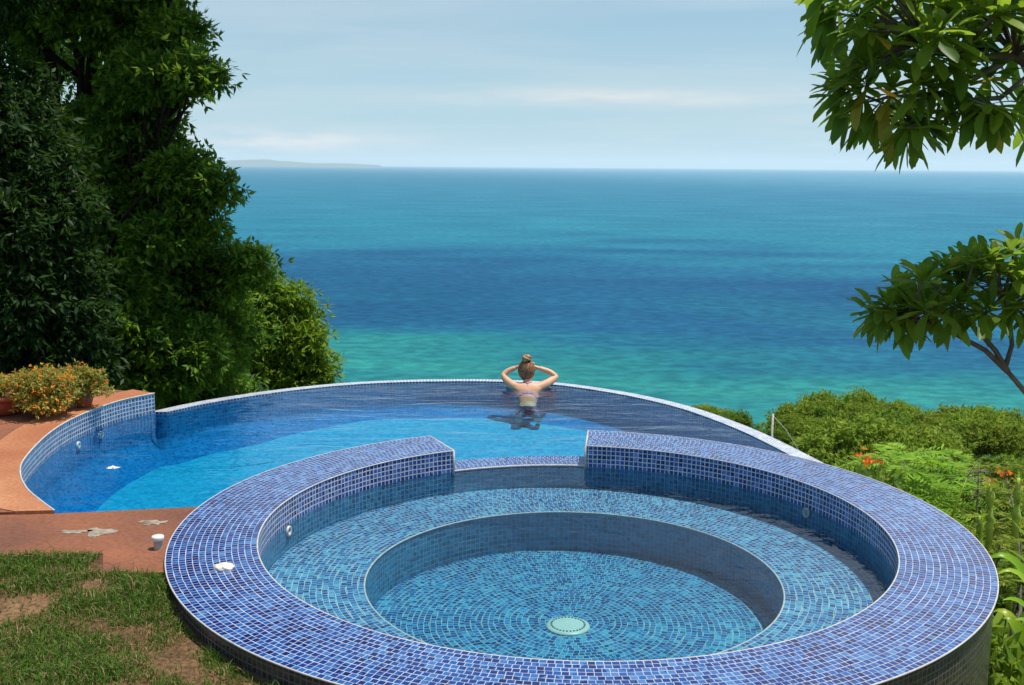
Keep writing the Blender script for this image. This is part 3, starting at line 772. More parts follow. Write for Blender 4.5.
def big_tree(name, base, lobes, label, mat, dens=150, per=4, L0=.15, W=.045, droop=.55, seed=1, tr=.22, spread=.13, group=None, nl=5, bark='bark', shell=.45, cat='tree'):
    e = empty(name, base, label, cat, group)
    mb = MB()
    cen = sum((Vector(l[0]) for l in lobes), Vector())/len(lobes)
    top = Vector((base[0]*.5+cen.x*.5, base[1]*.5+cen.y*.5, cen.z))
    tp_ = limb(mb, base, top, tr, tr*.5, seed, .04, 9, 10)
    for i, l in enumerate(lobes):
        s = tp_[min(8, 3+(i % 6))]
        if len(l) > 2 and l[2] == 1.01: s = at(130, -190, 17)
        pp = limb(mb, s, l[0], tr*.36, tr*.08, seed*31+i, .08)
        r = l[1][0] if hasattr(l[1], '__len__') else l[1]
        for k in range(3):
            rs = random.Random(seed*7+i*5+k); q = Vector(l[0])+Vector((rs.uniform(-1, 1), rs.uniform(-1, 1), rs.uniform(-.6, .8)))*r*.8
            limb(mb, pp[4], q, tr*.12, tr*.03, seed*3+i*11+k, .1, 5, 5)
    mb.build('trunk', M[bark], e, True)
    V, T = crown(lobes, dens, per, spread, nl, L0, W, droop, seed, shell)
    np_mesh('crown', V, T, M[mat], e)
    return e

# ---- left: the big tree, its neighbours
def lob(px, py, Y, rpx, fy=1.0, fz=.85, dy=0, w=1):
    p = at(px, py, Y); r = rpx/F*Y
    return (tuple(p+Vector((0, dy, 0))), (r, r*fy, r*fz), w)
Y = 17
lobesA = [lob(118, 22, Y, 44), lob(160, 8, Y, 26), lob(70, -30, Y, 80), lob(150, -70, Y, 70), lob(40, -140, Y, 110), lob(140, -200, Y, 80), lob(250, -95, Y, 48, w=1.01), lob(300, -170, Y, 66, w=1.01), lob(220, -200, Y, 80, w=1.01), lob(370, -250, Y, 66, w=1.01), lob(280, -290, Y, 84, w=1.01), lob(150, -320, Y, 90), lob(140, 330, Y-1.2, 44), lob(190, 352, Y-1, 38), lob(118, 285, Y-1.2, 38), lob(95, 345, Y-1, 40), lob(150, 378, Y-1.1, 36),  lob(180, 30, Y-.6, 20), lob(150, 78, Y-1, 34), lob(186, 74, Y-1.2, 27), lob(203, 80, Y-1.2, 16, fz=.6),
          lob(60, 60, Y+2, 30, w=.5), lob(160, 240, Y-1.1, 30), lob(215, 76, Y-1.2, 10, fz=.6), lob(172, 40, Y-.6, 26), lob(222, 190, Y-1, 12), lob(170, 150, Y-.4, 18), lob(128, 118, Y-.5, 36), lob(160, 124, Y-.3, 22, fz=.6), lob(135, 168, Y, 44), lob(180, 178, Y-.8, 34), lob(207, 178, Y-1, 20), lob(150, 215, Y, 52), lob(198, 218, Y-.8, 28, fz=.7), lob(120, 255, Y+.5, 60), lob(190, 262, Y, 46), lob(236, 272, Y-.3, 28), lob(250, 262, Y-.5, 17, fz=.7), lob(158, 320, Y+1, 70), lob(215, 330, Y+.6, 48),
          lob(95, 130, Y+.6, 34), lob(135, 100, Y+.6, 34), lob(205, 345, Y-.2, 34), lob(85, 200, Y+.8, 60), lob(80, 300, Y+1.4, 70), lob(35, 55, Y+1, 26, w=.5), lob(95, 82, Y+1.2, 22, w=.6), lob(118, 370, Y+1.6, 60, w=1.2), lob(200, 385, Y+1.6, 48, w=1.2), lob(20, 20, Y, 34)]
big_tree('broadleaf_tree', (-8.2, 18.2, -6.2), lobesA, 'tallest green tree on the left, its drooping crown reaching above the picture', 'leaf_main', 400, 7, .120, .046, .12, 3, .34, .13, shell=.6, nl=6)
Y = 14
lobesB = [lob(22, 165, Y, 55), lob(60, 210, Y-.3, 34), lob(10, 230, Y-.5, 60), lob(62, 270, Y, 40), lob(15, 300, Y-.6, 58), lob(72, 318, Y-.2, 34), lob(38, 352, Y-.3, 52), lob(80, 360, Y, 30), lob(-40, 120, Y, 90), lob(10, 90, Y+.2, 36, w=.7), lob(-60, 270, Y, 80), lob(-30, 370, Y, 60), lob(-40, -60, Y, 90)]
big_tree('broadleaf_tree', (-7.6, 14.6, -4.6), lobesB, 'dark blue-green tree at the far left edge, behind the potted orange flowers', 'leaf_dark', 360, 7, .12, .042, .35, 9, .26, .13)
def lobs(px, *a, **k): return lob(px-13, *a, **k)
Y = 24
lobesD = [lobs(268, 268, Y+.3, 16), lobs(250, 285, Y+.3, 22), lobs(312, 300, Y, 14), lobs(334, 372, Y, 14), lobs(262, 300, Y, 30), lobs(283, 296, Y-.3, 18), lobs(300, 322, Y, 30), lobs(318, 340, Y-.2, 18), lobs(325, 358, Y, 16, fz=.6), lobs(285, 345, Y, 34), lobs(245, 345, Y+.4, 42), lobs(300, 378, Y, 36), lobs(255, 385, Y+.4, 44), lobs(215, 372, Y+.8, 44), lobs(290, 410, Y, 44), lobs(225, 415, Y, 50)]
big_tree('broadleaf_tree', (-5.6, 24.4, -8.8), lobesD, 'sunlit yellow-green tree behind the left pool edge, lower than the dark tree', 'leaf_bright', 330, 6, .17, .050, .10, 17, .2, .16, shell=.5)
Y = 34
big_tree('broadleaf_tree', (-14.2, 34.5, -9), [lob(58, 128, Y, 30), lob(85, 135, Y, 24), lob(62, 165, Y, 34), lob(35, 150, Y, 28), lob(60, 200, Y, 40)], 'far bright lime tree glimpsed through a gap in the big dark tree', 'leaf_fern', 120, 4, .26, .09, .1, 23, .2, .22)
Y = 20
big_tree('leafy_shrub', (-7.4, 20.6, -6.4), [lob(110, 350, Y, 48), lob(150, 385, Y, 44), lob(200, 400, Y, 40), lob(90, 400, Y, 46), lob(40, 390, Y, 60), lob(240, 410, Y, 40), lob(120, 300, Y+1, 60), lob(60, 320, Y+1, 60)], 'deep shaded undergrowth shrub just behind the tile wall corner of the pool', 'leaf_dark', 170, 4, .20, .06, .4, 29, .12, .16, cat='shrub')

# ---- foreground tree at the right with long glossy leaves in rosettes
def rosette(c, d, n, L0, rs, V, T):
    d = Vector(d).normalized(); o = d.orthogonal().normalized(); b = d.cross(o)
    ph = rs.uniform(0, 6)
    for k in range(n):
        a = ph+k*2.39996; tilt = R(28+62*(k/n))+rs.uniform(-.12, .12)
        v = (d*math.cos(tilt)+(o*math.cos(a)+b*math.sin(a))*math.sin(tilt)).normalized()
        ln = L0*rs.uniform(.72, 1.12)*(.75+.3*k/n); w = ln*rs.uniform(.105, .155)
        s = v.cross(Vector((0, 0, 1))+Vector((rs.uniform(-.4, .4), rs.uniform(-.4, .4), 0)))
        if s.length < .05: s = v.orthogonal()
        s.normalize(); sag = rs.uniform(.0, .38)
        prof = ((0, .10), (.22, .42), (.45, .78), (.68, 1.), (.89, .74), (1., .09)); n0 = len(V)
        for t, wf in prof:
            p = Vector(c)+v*(ln*t)+Vector((0, 0, -1))*(ln*sag*t*t); nn = s.cross(v)
            lift = nn*(.30*w*wf); p = p+s*(w*.5*math.sin(t*5+ph+k))
            V.append(tuple(p+s*w*wf+lift)); V.append(tuple(p)); V.append(tuple(p-s*w*wf+lift))
        for i in range(5):
            q = n0+i*3; T.append((q, q+1, q+4, q+3)); T.append((q+1, q+2, q+5, q+4))
ft = empty('glossy_leaf_tree', (2.75, 3.7, -1.1), 'tree with long glossy leaves leaning in from the right edge over the sea', 'tree')
FY = 3.6
mb = MB()
base = Vector((2.75, 3.7, -1.1)); fork = Vector((2.30, 3.75, .55))
mb.tube([base, Vector((2.72, 3.7, -.4)), Vector((2.5, 3.74, .15)), fork], [.085, .07, .06, .05], 9)
low = at(1032, 400, FY+.1)
j1 = at(1008, 372, FY)
mb.tube([fork, Vector((2.0, 3.72, .95)), low, j1], [.032, .019, .010, .008], 8)
RV, RT = [], []; rs = random.Random(5)
def twig(pts, r0, r1):
    mb.tube(pts, [r0+(r1-r0)*i/(len(pts)-1) for i in range(len(pts))], 6)
# lower bough
lows = [((880, 312), (-1, 0, .1)), ((868, 322), (-1, 0, -.5)), ((895, 300), (-.7, -.1, .6)), ((905, 322), (-.5, -.3, .3)), ((915, 288), (-.3, 0, 1)), ((930, 300), (-.3, -.4, .6)), ((940, 278), (0, 0, 1)), ((958, 292), (0, -.4, .8)), ((965, 270), (.1, .2, 1)), ((985, 268), (.1, 0, 1)), ((985, 292), (0, -.4, .3)), ((1005, 262), (.1, 0, 1)), ((1012, 285), (.3, -.3, .4)), ((1025, 262), (.2, 0, 1)), ((1040, 280), (.3, 0, .8)), ((1060, 265), (.3, 0, .8)), ((945, 312), (-.2, -.5, -.1)), ((975, 315), (-.1, -.5, .0)), ((1003, 312), (.1, -.4, -.1)), ((890, 330), (-.4, -.3, -.4)), ((1040, 305), (.3, -.3, .2)), ((925, 318), (-.3, -.3, -.2)), ((1018, 300), (0, -.2, .2))]
forks = [at(1004, 368, FY), at(985, 345, FY), at(960, 335, FY), at(1000, 350, FY)]
twig([j1, at(985, 350, FY), at(955, 334, FY), at(925, 322, FY), at(905, 318, FY)], .010, .006)
twig([j1, at(995, 350, FY), at(975, 328, FY), at(960, 305, FY)], .010, .006)
twig([at(1005, 368, FY), at(1012, 345, FY), at(1010, 318, FY), at(1003, 295, FY)], .009, .005)
hubs = [at(925, 322, FY), at(960, 305, FY), at(1003, 295, FY), at(905, 318, FY)]
twig([fork, Vector((2.15, 3.7, 1.2)), at(1060, 300, FY)], .03, .01); hubs.append(at(1060, 300, FY))
for (q0, d0) in list(lows):
    lows.append(((q0[0]+rs.uniform(2, 22), q0[1]+rs.uniform(-10, 12)), (d0[0]+rs.uniform(-.3, .3), d0[1]+rs.uniform(-.3, .3), d0[2]+.4)))
for (q, d) in lows:
    c = at(q[0]+8, min(q[1], 318)-6, FY+rs.uniform(-.16, .2)); h = min(hubs, key=lambda z: (z-c).length)
    twig([h, h.lerp(c, .5)+Vector((0, 0, -.012)), c], .005, .0035)
    rosette(c, d, 18, .130, rs, RV, RT)
# upper crown
ups = []
main = [at(1150, 330, FY+.3), at(1110, 150, FY+.3), at(1040, 60, FY+.2), at(985, 72, FY)]
mb.tube([fork, Vector((2.62, 3.8, 1.2)), at(1120, 200, FY+.2), at(1075, 90, FY+.1), at(1015, 55, FY)], [.05, .045, .035, .028, .018], 8)
hub2 = [at(1015, 55, FY), at(1050, 60, FY+.1), at(1075, 90, FY+.1), at(960, 60, FY), at(920, 40, FY), at(935, 95, FY)]
twig([at(1015, 55, FY), at(960, 60, FY), at(920, 40, FY), at(880, 20, FY)], .015, .006)
twig([at(1015, 55, FY), at(975, 78, FY), at(935, 95, FY), at(905, 105, FY)], .013, .006)
twig([at(1030, 75, FY), at(1000, 98, FY), at(965, 100, FY), at(925, 128, FY)], .011, .005); hub2.append(at(925, 128, FY))
twig([at(1050, 60, FY), at(1060, 100, FY), at(1045, 115, FY)], .012, .006); hub2.append(at(1045, 115, FY))
upl = [((838, 14), (-1, 0, -.1)), ((846, 26), (-1, -.2, -.5)), ((852, 4), (-1, 0, -.15)), ((868, 18), (-.8, -.3, -.3)), ((845, -14), (-1, 0, .2)), ((880, 35), (-.3, -.5, -.4)), ((862, 84), (-1, 0, .25)), ((858, 98), (-1, 0, -.3)), ((870, 108), (-.7, -.4, -.6)), ((880, 88), (-.4, -.5, .4)), ((888, 118), (-.2, -.5, -1)), ((878, 70), (-.5, 0, .8)), ((905, 70), (-.2, -.3, .7)), ((902, 98), (-.2, -.6, -.2)), ((920, 132), (0, -.2, -1)), ((928, 125), (.4, -.3, -.6)), ((910, 52), (-.3, -.3, .3)), ((900, 25), (-.5, -.2, .3)), ((925, 22), (-.3, -.4, .3)), ((905, -5), (-.4, 0, .5)), ((935, 60), (0, -.6, .2)), ((935, 88), (.1, -.6, .1)), ((950, 38), (0, -.5, .4)), ((945, 5), (0, -.3, .6)), ((965, 20), (0, -.4, .5)), ((965, 60), (.1, -.6, .3)), ((980, 108), (.1, -.3, -.9)), ((990, 40), (.1, -.5, .4)), ((985, 5), (0, -.3, .6)), ((1000, 82), (.2, -.4, .0)), ((1010, 20), (.2, -.4, .5)), ((1015, 112), (.2, -.2, -.9)), ((1025, 60), (.3, -.5, .2)), ((1040, 20), (.3, -.3, .5)), ((1035, 95), (.3, -.3, -.3)), ((875, -20), (-.5, 0, .6)), ((920, -25), (-.2, 0, .8)), ((960, -20), (0, 0, .8)), ((1000, -20), (0, 0, .9)), ((1050, -10), (.3, 0, .8)), ((1060, 45), (.4, -.2, .3)), ((955, 88), (0, -.5, -.3)), ((918, 100), (-.2, -.5, -.6)), ((1060, 120), (.3, 0, -.7)), ((890, 55), (-.6, -.3, .1))]
for _ in range(16):
    upl.append(((rs.uniform(900, 1080), rs.uniform(-60, 60)), (rs.uniform(-.5, .5), rs.uniform(-.5, .5), .6)))
for (q0, d0) in list(upl):
    if rs.random() < .18: upl.append(((q0[0]+rs.uniform(0, 30), q0[1]+rs.uniform(-16, 6)), (d0[0]+rs.uniform(-.3, .3), d0[1]+rs.uniform(-.3, .3), d0[2]+.2)))
for (q, d) in upl:
    c = at(q[0]-13, q[1]-4, FY+rs.uniform(-.22, .3)); h = min(hub2, key=lambda z: (z-c).length)
    twig([h, h.lerp(c, .5)+Vector((0, 0, .012)), c], .006, .004)
    rosette(c, d, 17, .155, rs, RV, RT)
mb.build('trunk', M['bark_grey'], ft, True)
np_mesh('crown', np.array(RV), np.array(RT), M['leaf_glossy'], ft, True)
YV, YT = [], []; rs = random.Random(3)
def one_leaf(c, v, ln, w, V, T):
    v = Vector(v).normalized(); s = v.cross(Vector((0, .3, 1))).normalized(); n0 = len(V)
    for t, wf in ((0, .1), (.3, .7), (.6, 1), (.85, .6), (1, .05)):
        p = Vector(c)+v*ln*t; V += [tuple(p+s*w*wf), tuple(p+Vector((0, -.004, 0))), tuple(p-s*w*wf)]
    for i in range(4): q = n0+i*3; T += [(q, q+1, q+4, q+3), (q+1, q+2, q+5, q+4)]
one_leaf(at(878, 88, FY-.25), (1, 0, -.45), .068, .012, YV, YT)
np_mesh('dead_leaf', np.array(YV), np.array(YT), M['dry_leaf'], ft, True)['label'] = 'single dead orange leaf'

# ------------------------------------------------------------ hillside trees
def hill_proto(seed, r, h, mat):
    rs = np.random.default_rng(seed); rr = random.Random(seed); lobes = []
    for k in range(12):
        a = rr.uniform(0, 2*PI); q = rr.uniform(.1, .72)*r
        lobes.append(((q*math.cos(a), q*math.sin(a), h*.62+rr.uniform(-.25, .42)*r-.35*q*q/r), (r*rr.uniform(.26, .46),)*2+(r*rr.uniform(.20, .34),)))
    V, T = crown(lobes, 62, 4, .26, 5, .27, .13, .05, seed, .4)
    me = bpy.data.meshes.new('crown'); 
    o = np_mesh('crown', V, T, M[mat])
    mb = MB(); limb(mb, (0, 0, -1.5), (0, 0, h*.5), .2, .1, seed, .05, 6, 6)
    for l in lobes: limb(mb, (0, 0, h*.35), l[0], .09, .03, seed+3, .08, 4, 5)
    t = mb.build('trunk', M['bark'], None, True)
    return o, t
PRO = [hill_proto(41, 3.6, 6.5, 'leaf_hill'), hill_proto(42, 4.2, 6.0, 'leaf_hill'), hill_proto(43, 3.0, 7.0, 'leaf_lime'), hill_proto(44, 3.8, 5.6, 'leaf_main'), hill_proto(45, 2.6, 5.0, 'leaf_hill')]
KIND = ['rounded mid-green', 'broad spreading mid-green', 'yellowish light-green', 'dark green', 'small rounded']
first = [True]*5
hilltrees = []
def put_tree(x, y, k, s, label, group='trees covering the hillside on the right', z=None, name='hillside_tree', rot=None):
    e = empty(name, (x, y, hill_h(x, y)-.3 if z is None else z), label, 'tree', group)
    sz = s*rnd.uniform(.9, 1.1)
    for i, src in enumerate(PRO[k]):
        c = src if first[k] else src.copy()
        if not first[k]: col.objects.link(c)
        c.parent = e
    first[k] = False
    e.scale = (s, s, sz); e.rotation_euler = (0, 0, rnd.uniform(0, 6.28) if rot is None else rot)
    hilltrees.append(e); return e
GEN = ['rounded mid-green tree among the wooded slope right of the pool', 'broad spreading tree among the wooded slope right of the pool', 'yellowish light-green tree among the wooded slope right of the pool', 'dark green tree among the wooded slope right of the pool', 'small rounded tree among the wooded slope right of the pool']
def top_z(y, py): return EYE + ray(850, py).z*y
PTOP = [max(v.co.z for v in p[0].data.vertices) for p in PRO]
for row, yd in enumerate((133, 121, 109, 97, 85, 74, 63, 53, 44, 36, 29)):
    step = 3.9 if yd > 95 else 4.3 if yd > 60 else 4.0
    x = .205*yd + (step*.5 if row % 2 else 0)
    while x < .56*yd:
        xx = x+rnd.uniform(-1.6, 1.6); yy = yd+rnd.uniform(-4, 4); px = 512+F*xx/yy; x += step
        if (px < 725 and yd > 40) or (px < 775 and yd > 95): continue
        k = rnd.choices(range(5), (4, 3, 3, 2, 2))[0]; s = rnd.choice((rnd.uniform(.7, .95), rnd.uniform(.95, 1.3)))*(1.0 if yd > 60 else .82)*(.75 if yd < 35 else 1)
        top = 5.2 + (s-1.)*2.6 + rnd.uniform(-.8, .8)
        put_tree(xx, yy, k, s, GEN[k], z=hill_h(xx, yy)+top-PTOP[k]*s)
print('hill trees', len(hilltrees))
# two tree tops that stand alone beyond the pool edge
for px, py, Yd, k, s, lab in ((712, 399, 88, 2, .62, 'small light-green treetop showing alone just over the pool edge, left of a darker one'), (738, 405, 84, 3, .60, 'small dark treetop showing alone just over the pool edge, right of a lighter one')):
    p = at(px, py, Yd); put_tree(p.x, Yd, k, s, lab, None, z=p.z-PTOP[k]*s)
for i, px in enumerate((776, 800, 820)):
    p = at(px, (424, 412, 404)[i], 100+i*6); put_tree(p.x, 100+i*6, (3, 0, 3)[i], .62, ('dark tree at the left foot of the wooded slope beside the utility pole', 'rounded tree on the lower left skyline of the wooded slope', 'dark tree halfway up the left skyline of the wooded slope')[i], None, z=p.z-PTOP[(3, 0, 3)[i]]*.62)
# lower scrub filling beneath the trees
rs_ = np.random.default_rng(77)
C = []
for _ in range(11000):
    yy = rs_.uniform(14, 138); xx = yy*rs_.uniform(.19, .56); C.append((xx, yy, hill_h(xx, yy)+rs_.uniform(0, 1.2)))
C = np.array(C); D = np.tile([0, 0, 1.], (len(C), 1))
V, T = leaflets(C, D, 6, .42, .17, .0, rs_, 1.)
setp(np_mesh('hillside_scrub', V, T, M['leaf_hill']), 'low green scrub growing between the trees of the right hillside', 'scrub', kind='stuff')
# utility pole
pb = at(772, 436, 62); pt = at(772, 414, 62)
e = empty('utility_pole', (pb.x, 62, pb.z-4), 'thin pale utility pole with a guy wire at the left foot of the wooded slope', 'utility pole')
mb = MB(); mb.tube([(pb.x, 62, pb.z-4), (pb.x, 62, pt.z)], [.09, .06], 8); mb.build('pole', M['pole'], e, True)
mb = MB(); g = at(786, 430, 62); mb.tube([(pb.x, 62, pt.z-.1), (g.x, 62, g.z), (g.x+2.2, 62, g.z-3.4)], .025, 5); mb.build('guy_wire', M['pole'], e)

# ------------------------------------------------------------ garden plants behind and right of the tub
def fern_plant(name, base, fr, label, seed, mat='leaf_fern', cat='tree', group=None):
    """fr = list of (hub, radius, count): flat layers of feathery fronds"""
    e = empty(name, base, label, cat, group); rs = random.Random(seed); V, T = [], []; mb = MB()
    hubs = []
    for (h, rad, n) in fr:
        h = Vector(h); hubs.append(h)
        for k in range(n):
            a = 2*PI*k/n+rs.uniform(-.3, .3); c = h+Vector((rs.uniform(-.4, .4)*rad, rs.uniform(-.4, .4)*rad, rs.uniform(-.05, .05)))
            ln = rad*rs.uniform(.6, 1.0); v = Vector((math.cos(a), math.sin(a), rs.uniform(.0, .35))).normalized(); sag = rs.uniform(.25, .6)
            s = v.cross(Vector((0, 0, 1))).normalized(); npn = 11
            for i in range(npn):
                t = (i+1.5)/(npn+1); p = c+v*ln*t-Vector((0, 0, 1))*ln*sag*t*t
                lp = ln*.34*math.sin(PI*min(1, .18+t*.80))+.01
                for sg in (-1, 1):
                    d = (s*sg+v*.55+Vector((0, 0, rs.uniform(-.35, .1)))).normalized(); w = v*lp*.11; n0 = len(V)
                    V += [tuple(p-w*.6), tuple(p+d*lp*.5-w), tuple(p+d*lp), tuple(p+d*lp*.5+w)]; T.append((n0, n0+1, n0+2, n0+3))
    b = Vector(base)
    mid = sum(hubs, Vector())/len(hubs); st0 = b.lerp(mid, .45)
    limb(mb, b, st0, .05, .035, seed, .03, 6, 7)
    for i, h in enumerate(hubs): limb(mb, st0, h, .022, .007, seed*9+i, .1, 6, 5)
    mb.build('trunk', M['bark_grey'], e, True); np_mesh('crown', np.array(V), np.array(T), M[mat], e)
    return e
Y = 11
fern_plant('feathery_tree', (at(905, 600, Y).x, Y+.3, -5.2), [(at(905, 462, Y), .62, 22), (at(930, 468, Y+.4), .6, 20), (at(955, 464, Y+.8), .45, 14), (at(890, 480, Y-.4), .5, 18), (at(930, 486, Y-.2), .6, 22), (at(965, 488, Y), .5, 18), (at(900, 500, Y-.8), .45, 16), (at(935, 505, Y-.6), .5, 18), (at(915, 520, Y-1), .45, 14), (at(950, 520, Y-1), .4, 14), (at(880, 462, Y), .35, 12)],
           'low spreading tree with flat layers of feathery lime-green leaves behind the hot tub', 5)
Y = 8.6
fern_plant('feathery_shrub', (at(985, 640, Y).x, Y, -4.0), [(at(985, 520, Y), .42, 16), (at(1010, 500, Y+.5), .4, 14), (at(960, 545, Y-.2), .32, 12), (at(1000, 545, Y-.6), .36, 14), (at(975, 535, Y), .35, 12), (at(1020, 535, Y), .4, 14), (at(1005, 470, Y+1.5), .4, 14), (at(955, 530, Y+.3), .3, 12), (at(1000, 580, Y-1.5), .3, 12)],
           'grey-green feathery shrub with small leaves at the right edge behind the hot tub rim', 8, 'leaf_hill', 'shrub')
def flowers(pts, Y, rad, n, seed, mat, parent, name='blossom'):
    rs = random.Random(seed); V, T = [], []
    for (px, py) in pts:
        c0 = at(px, py, Y)
        for k in range(n):
            c = c0+Vector((rs.gauss(0, rad), rs.gauss(0, rad), rs.gauss(0, rad*.7))); nn = Vector((rs.uniform(-.5, .5), rs.uniform(-1, .2), rs.uniform(.2, 1))).normalized(); o = nn.orthogonal().normalized(); b = nn.cross(o)
            pr = rad*rs.uniform(.35, .6)
            for j in range(5):
                a = j*2*PI/5; d = (o*math.cos(a)+b*math.sin(a)+nn*.35); s = (o*-math.sin(a)+b*math.cos(a)); n0 = len(V)
                V += [tuple(c), tuple(c+d*pr*.6+s*pr*.35), tuple(c+d*pr), tuple(c+d*pr*.6-s*pr*.35)]; T.append((n0, n0+1, n0+2, n0+3))
    return np_mesh(name, np.array(V), np.array(T), M[mat], parent)
# peacock flower shrubs
def flower_shrub(base, stems, blooms, label, Y, seed, group=None):
    e = empty('flowering_shrub', base, label, 'shrub', group); mb = MB(); b = Vector(base); rs = np.random.default_rng(seed)
    for i, s in enumerate(stems): limb(mb, b, at(*s, Y), .016, .006, seed+i, .06, 7, 5)
    mb.build('stem', M['stem'], e, True)
    C = np.array([tuple(at(s[0]+rs.normal()*9, s[1]+14+abs(rs.normal())*13, Y+rs.normal()*.25)) for s in stems for _ in range(70)])
    V, T = leaflets(C, np.tile([0, -.2, .3], (len(C), 1)), 7, .10, .035, .1, rs); np_mesh('foliage', V, T, M['leaf_main'], e)
    for k, (x, y) in enumerate(blooms): flowers([(x, y)], Y, .038, 12, seed*5+k, 'red_petal', e)
    return e
flower_shrub((3.35, 10.2, -4.6), [(862, 462), (872, 466), (880, 462), (890, 490), (852, 472)], [(861, 456), (867, 462), (876, 460), (886, 478), (893, 486), (888, 488)], 'shrub with red-orange flower heads poking up just behind the hot tub rim', 10.0, 12)
flower_shrub((5.2, 10.9, -5.0), [(1000, 478), (1018, 488), (990, 488), (975, 500)], [(1001, 472), (1008, 473), (1021, 486), (990, 482)], 'shrub with red-orange flower heads near the right edge beside the upright green stalks', 10.6, 15)
# tall upright strap stalks and a leaning dry stem
def stalk(px, y0, y1, Y, w, label, lean=0, mat='leaf_strap'):
    a, b = at(px, y1, Y), at(px+lean, y0, Y); e = empty('upright_stalk', (a.x, Y, a.z-.8), label, 'plant', 'tall upright yellow-green stalks by the right edge')
    mb = MB(); n = 9; pts = [Vector((a.x, Y, a.z-.8))]+[a.lerp(b, i/n)+Vector((.006*math.sin(i*2.1), 0, 0)) for i in range(n+1)]
    mb.tube(pts, [w*.7]+[w*(.8+.25*math.sin(i*1.3)) for i in range(n)]+[w*.25], 9); mb.build('stem', M['stalk'], e, True)
    rs = np.random.default_rng(int(px)); C = np.array([tuple(p+Vector((0, 0, rs.uniform(-.04, .04)))) for p in pts[1:] for _ in range(4)])
    V, T = leaflets(C, rs.normal(size=(len(C), 3))*np.array([1, 1, .3]), 2, .05, .018, -.5, rs, .4); np_mesh('leaves', V, T, M[mat], e)
stalk(990, 484, 524, 8.0, .034, 'upright yellow-green stalk with a brown base, left of its neighbour by the right edge')
stalk(1016, 478, 522, 8.4, .036, 'upright yellow-green stalk nearest the right edge of the picture', 3)
stalk(980, 516, 552, 7.4, .024, 'shorter pale stalk rising right behind the hot tub rim')
e = empty('dry_stem', tuple(at(950, 522, 8.5)-Vector((.3, 0, 1.2))), 'long thin leaning pale stem crossing the feathery leaves behind the hot tub', 'plant')
mb = MB(); mb.tube([at(950, 522, 8.5)-Vector((.3, 0, 1.2)), at(953, 514, 8.5), at(962, 490, 8.5), at(967, 478, 8.6)], [.014, .011, .007, .004], 6); mb.build('stem', M['leaf_strap'], e, True)
mb = MB(); mb.tube([at(967, 478, 8.6), at(974, 466, 8.65), at(980, 458, 8.7)], [.004, .003, .002], 5); mb.build('tip', M['bark_grey'], e, True)
# weathered silvery twigs
c = at(978, 480, 9.6); e = empty('bare_twiggy_shrub', (c.x, c.y, c.z-1.6), 'bare silver-grey twiggy shrub among the green leaves right of the feathery tree', 'shrub'); mb = MB(); rs = random.Random(4)
mb.tube([(c.x, c.y, c.z-1.6), (c.x+.01, c.y, c.z-.1), at(979, 464, 9.6)], [.012, .008, .003], 6)
for k in range(22):
    h = c+Vector((0, 0, rs.uniform(-.16, .10))); a = rs.uniform(0, 2*PI); mb.tube([h, h+Vector((math.cos(a)*.07, math.sin(a)*.07, .02)), h+Vector((math.cos(a)*.15, math.sin(a)*.15, rs.uniform(-.05, .04)))], [.005, .0035, .002], 5)
mb.build('twigs', M['mortar'], e, True)
# broad strap-leaved plants by the tub, bottom right
def blade(V, T, p0, p1, p2, w, n=12):
    p0, p1, p2 = Vector(p0), Vector(p1), Vector(p2); n0 = len(V)
    for i in range(n+1):
        t = i/n; p = p0*(1-t)**2+p1*2*t*(1-t)+p2*t*t; tan = ((p1-p0)*(1-t)+(p2-p1)*t).normalized(); s = tan.cross(Vector((.1, -.6, 1))).normalized(); nn = s.cross(tan)
        ww = w*(math.sin(PI*min(1, .1+.9*t)**.8)*.95+.05)
        V += [tuple(p+s*ww+nn*ww*.35), tuple(p), tuple(p-s*ww+nn*ww*.35)]
    for i in range(n): q = n0+i*3; T += [(q, q+1, q+4, q+3), (q+1, q+2, q+5, q+4)]
def strap_plant(base, blades, label, group=None, mat='leaf_strap'):
    e = empty('broad_leaf_plant', base, label, 'plant', group); V, T = [], []
    mb = MB(); b = Vector(base); mb.tube([b, b+Vector((0, 0, .25))], [.05, .03], 8); mb.build('stem', M['stem'], e, True)
    for (tip, hgt, w) in blades:
        tip = Vector(tip); mid = b.lerp(tip, .5)+Vector((0, 0, hgt)); blade(V, T, b+Vector((0, 0, .1)), mid, tip, w)
    o = np_mesh('leaves', np.array(V), np.array(T), M[mat], e, True); return e
strap_plant((3.35, 6.35, -1.75), [(at(988, 676, 6.35), .35, .085), (at(998, 646, 6.4), .5, .09), (at(1003, 618, 6.5), .6, .08), (at(1030, 640, 6.2), .35, .10), (at(1046, 608, 6.3), .4, .09), (at(1012, 690, 6.1), .25, .10), (at(1050, 672, 6.1), .25, .10), (at(993, 612, 6.6), .7, .06), (at(1020, 664, 6.3), .4, .085)], 'clump of broad lime-green strap leaves in the bottom right corner beside the hot tub wall')
strap_plant((3.45, 6.3, -1.5), [(at(1024, 560, 6.0), .6, .05), (at(984, 562, 6.4), .9, .05), (at(1003, 600, 6.2), .6, .045), (at(996, 575, 6.3), .8, .04), (at(1035, 585, 6.0), .5, .05), (at(1015, 620, 5.8), .5, .05), (at(1060, 560, 6.3), .5, .05)], 'arching lime-green leaves close behind the rightmost curve of the hot tub rim')
strap_plant((4.15, 7.3, -1.6), [(at(1012, 520, 7.1), .3, .05), (at(1020, 515, 7.2), .35, .055), (at(1005, 548, 7.0), .4, .04), (at(1040, 520, 7.3), .3, .06), (at(1000, 560, 7.0), .5, .04)], 'bright yellow upright broad leaf at the right edge above the arching leaves')
rs_ = np.random.default_rng(5)
C = []
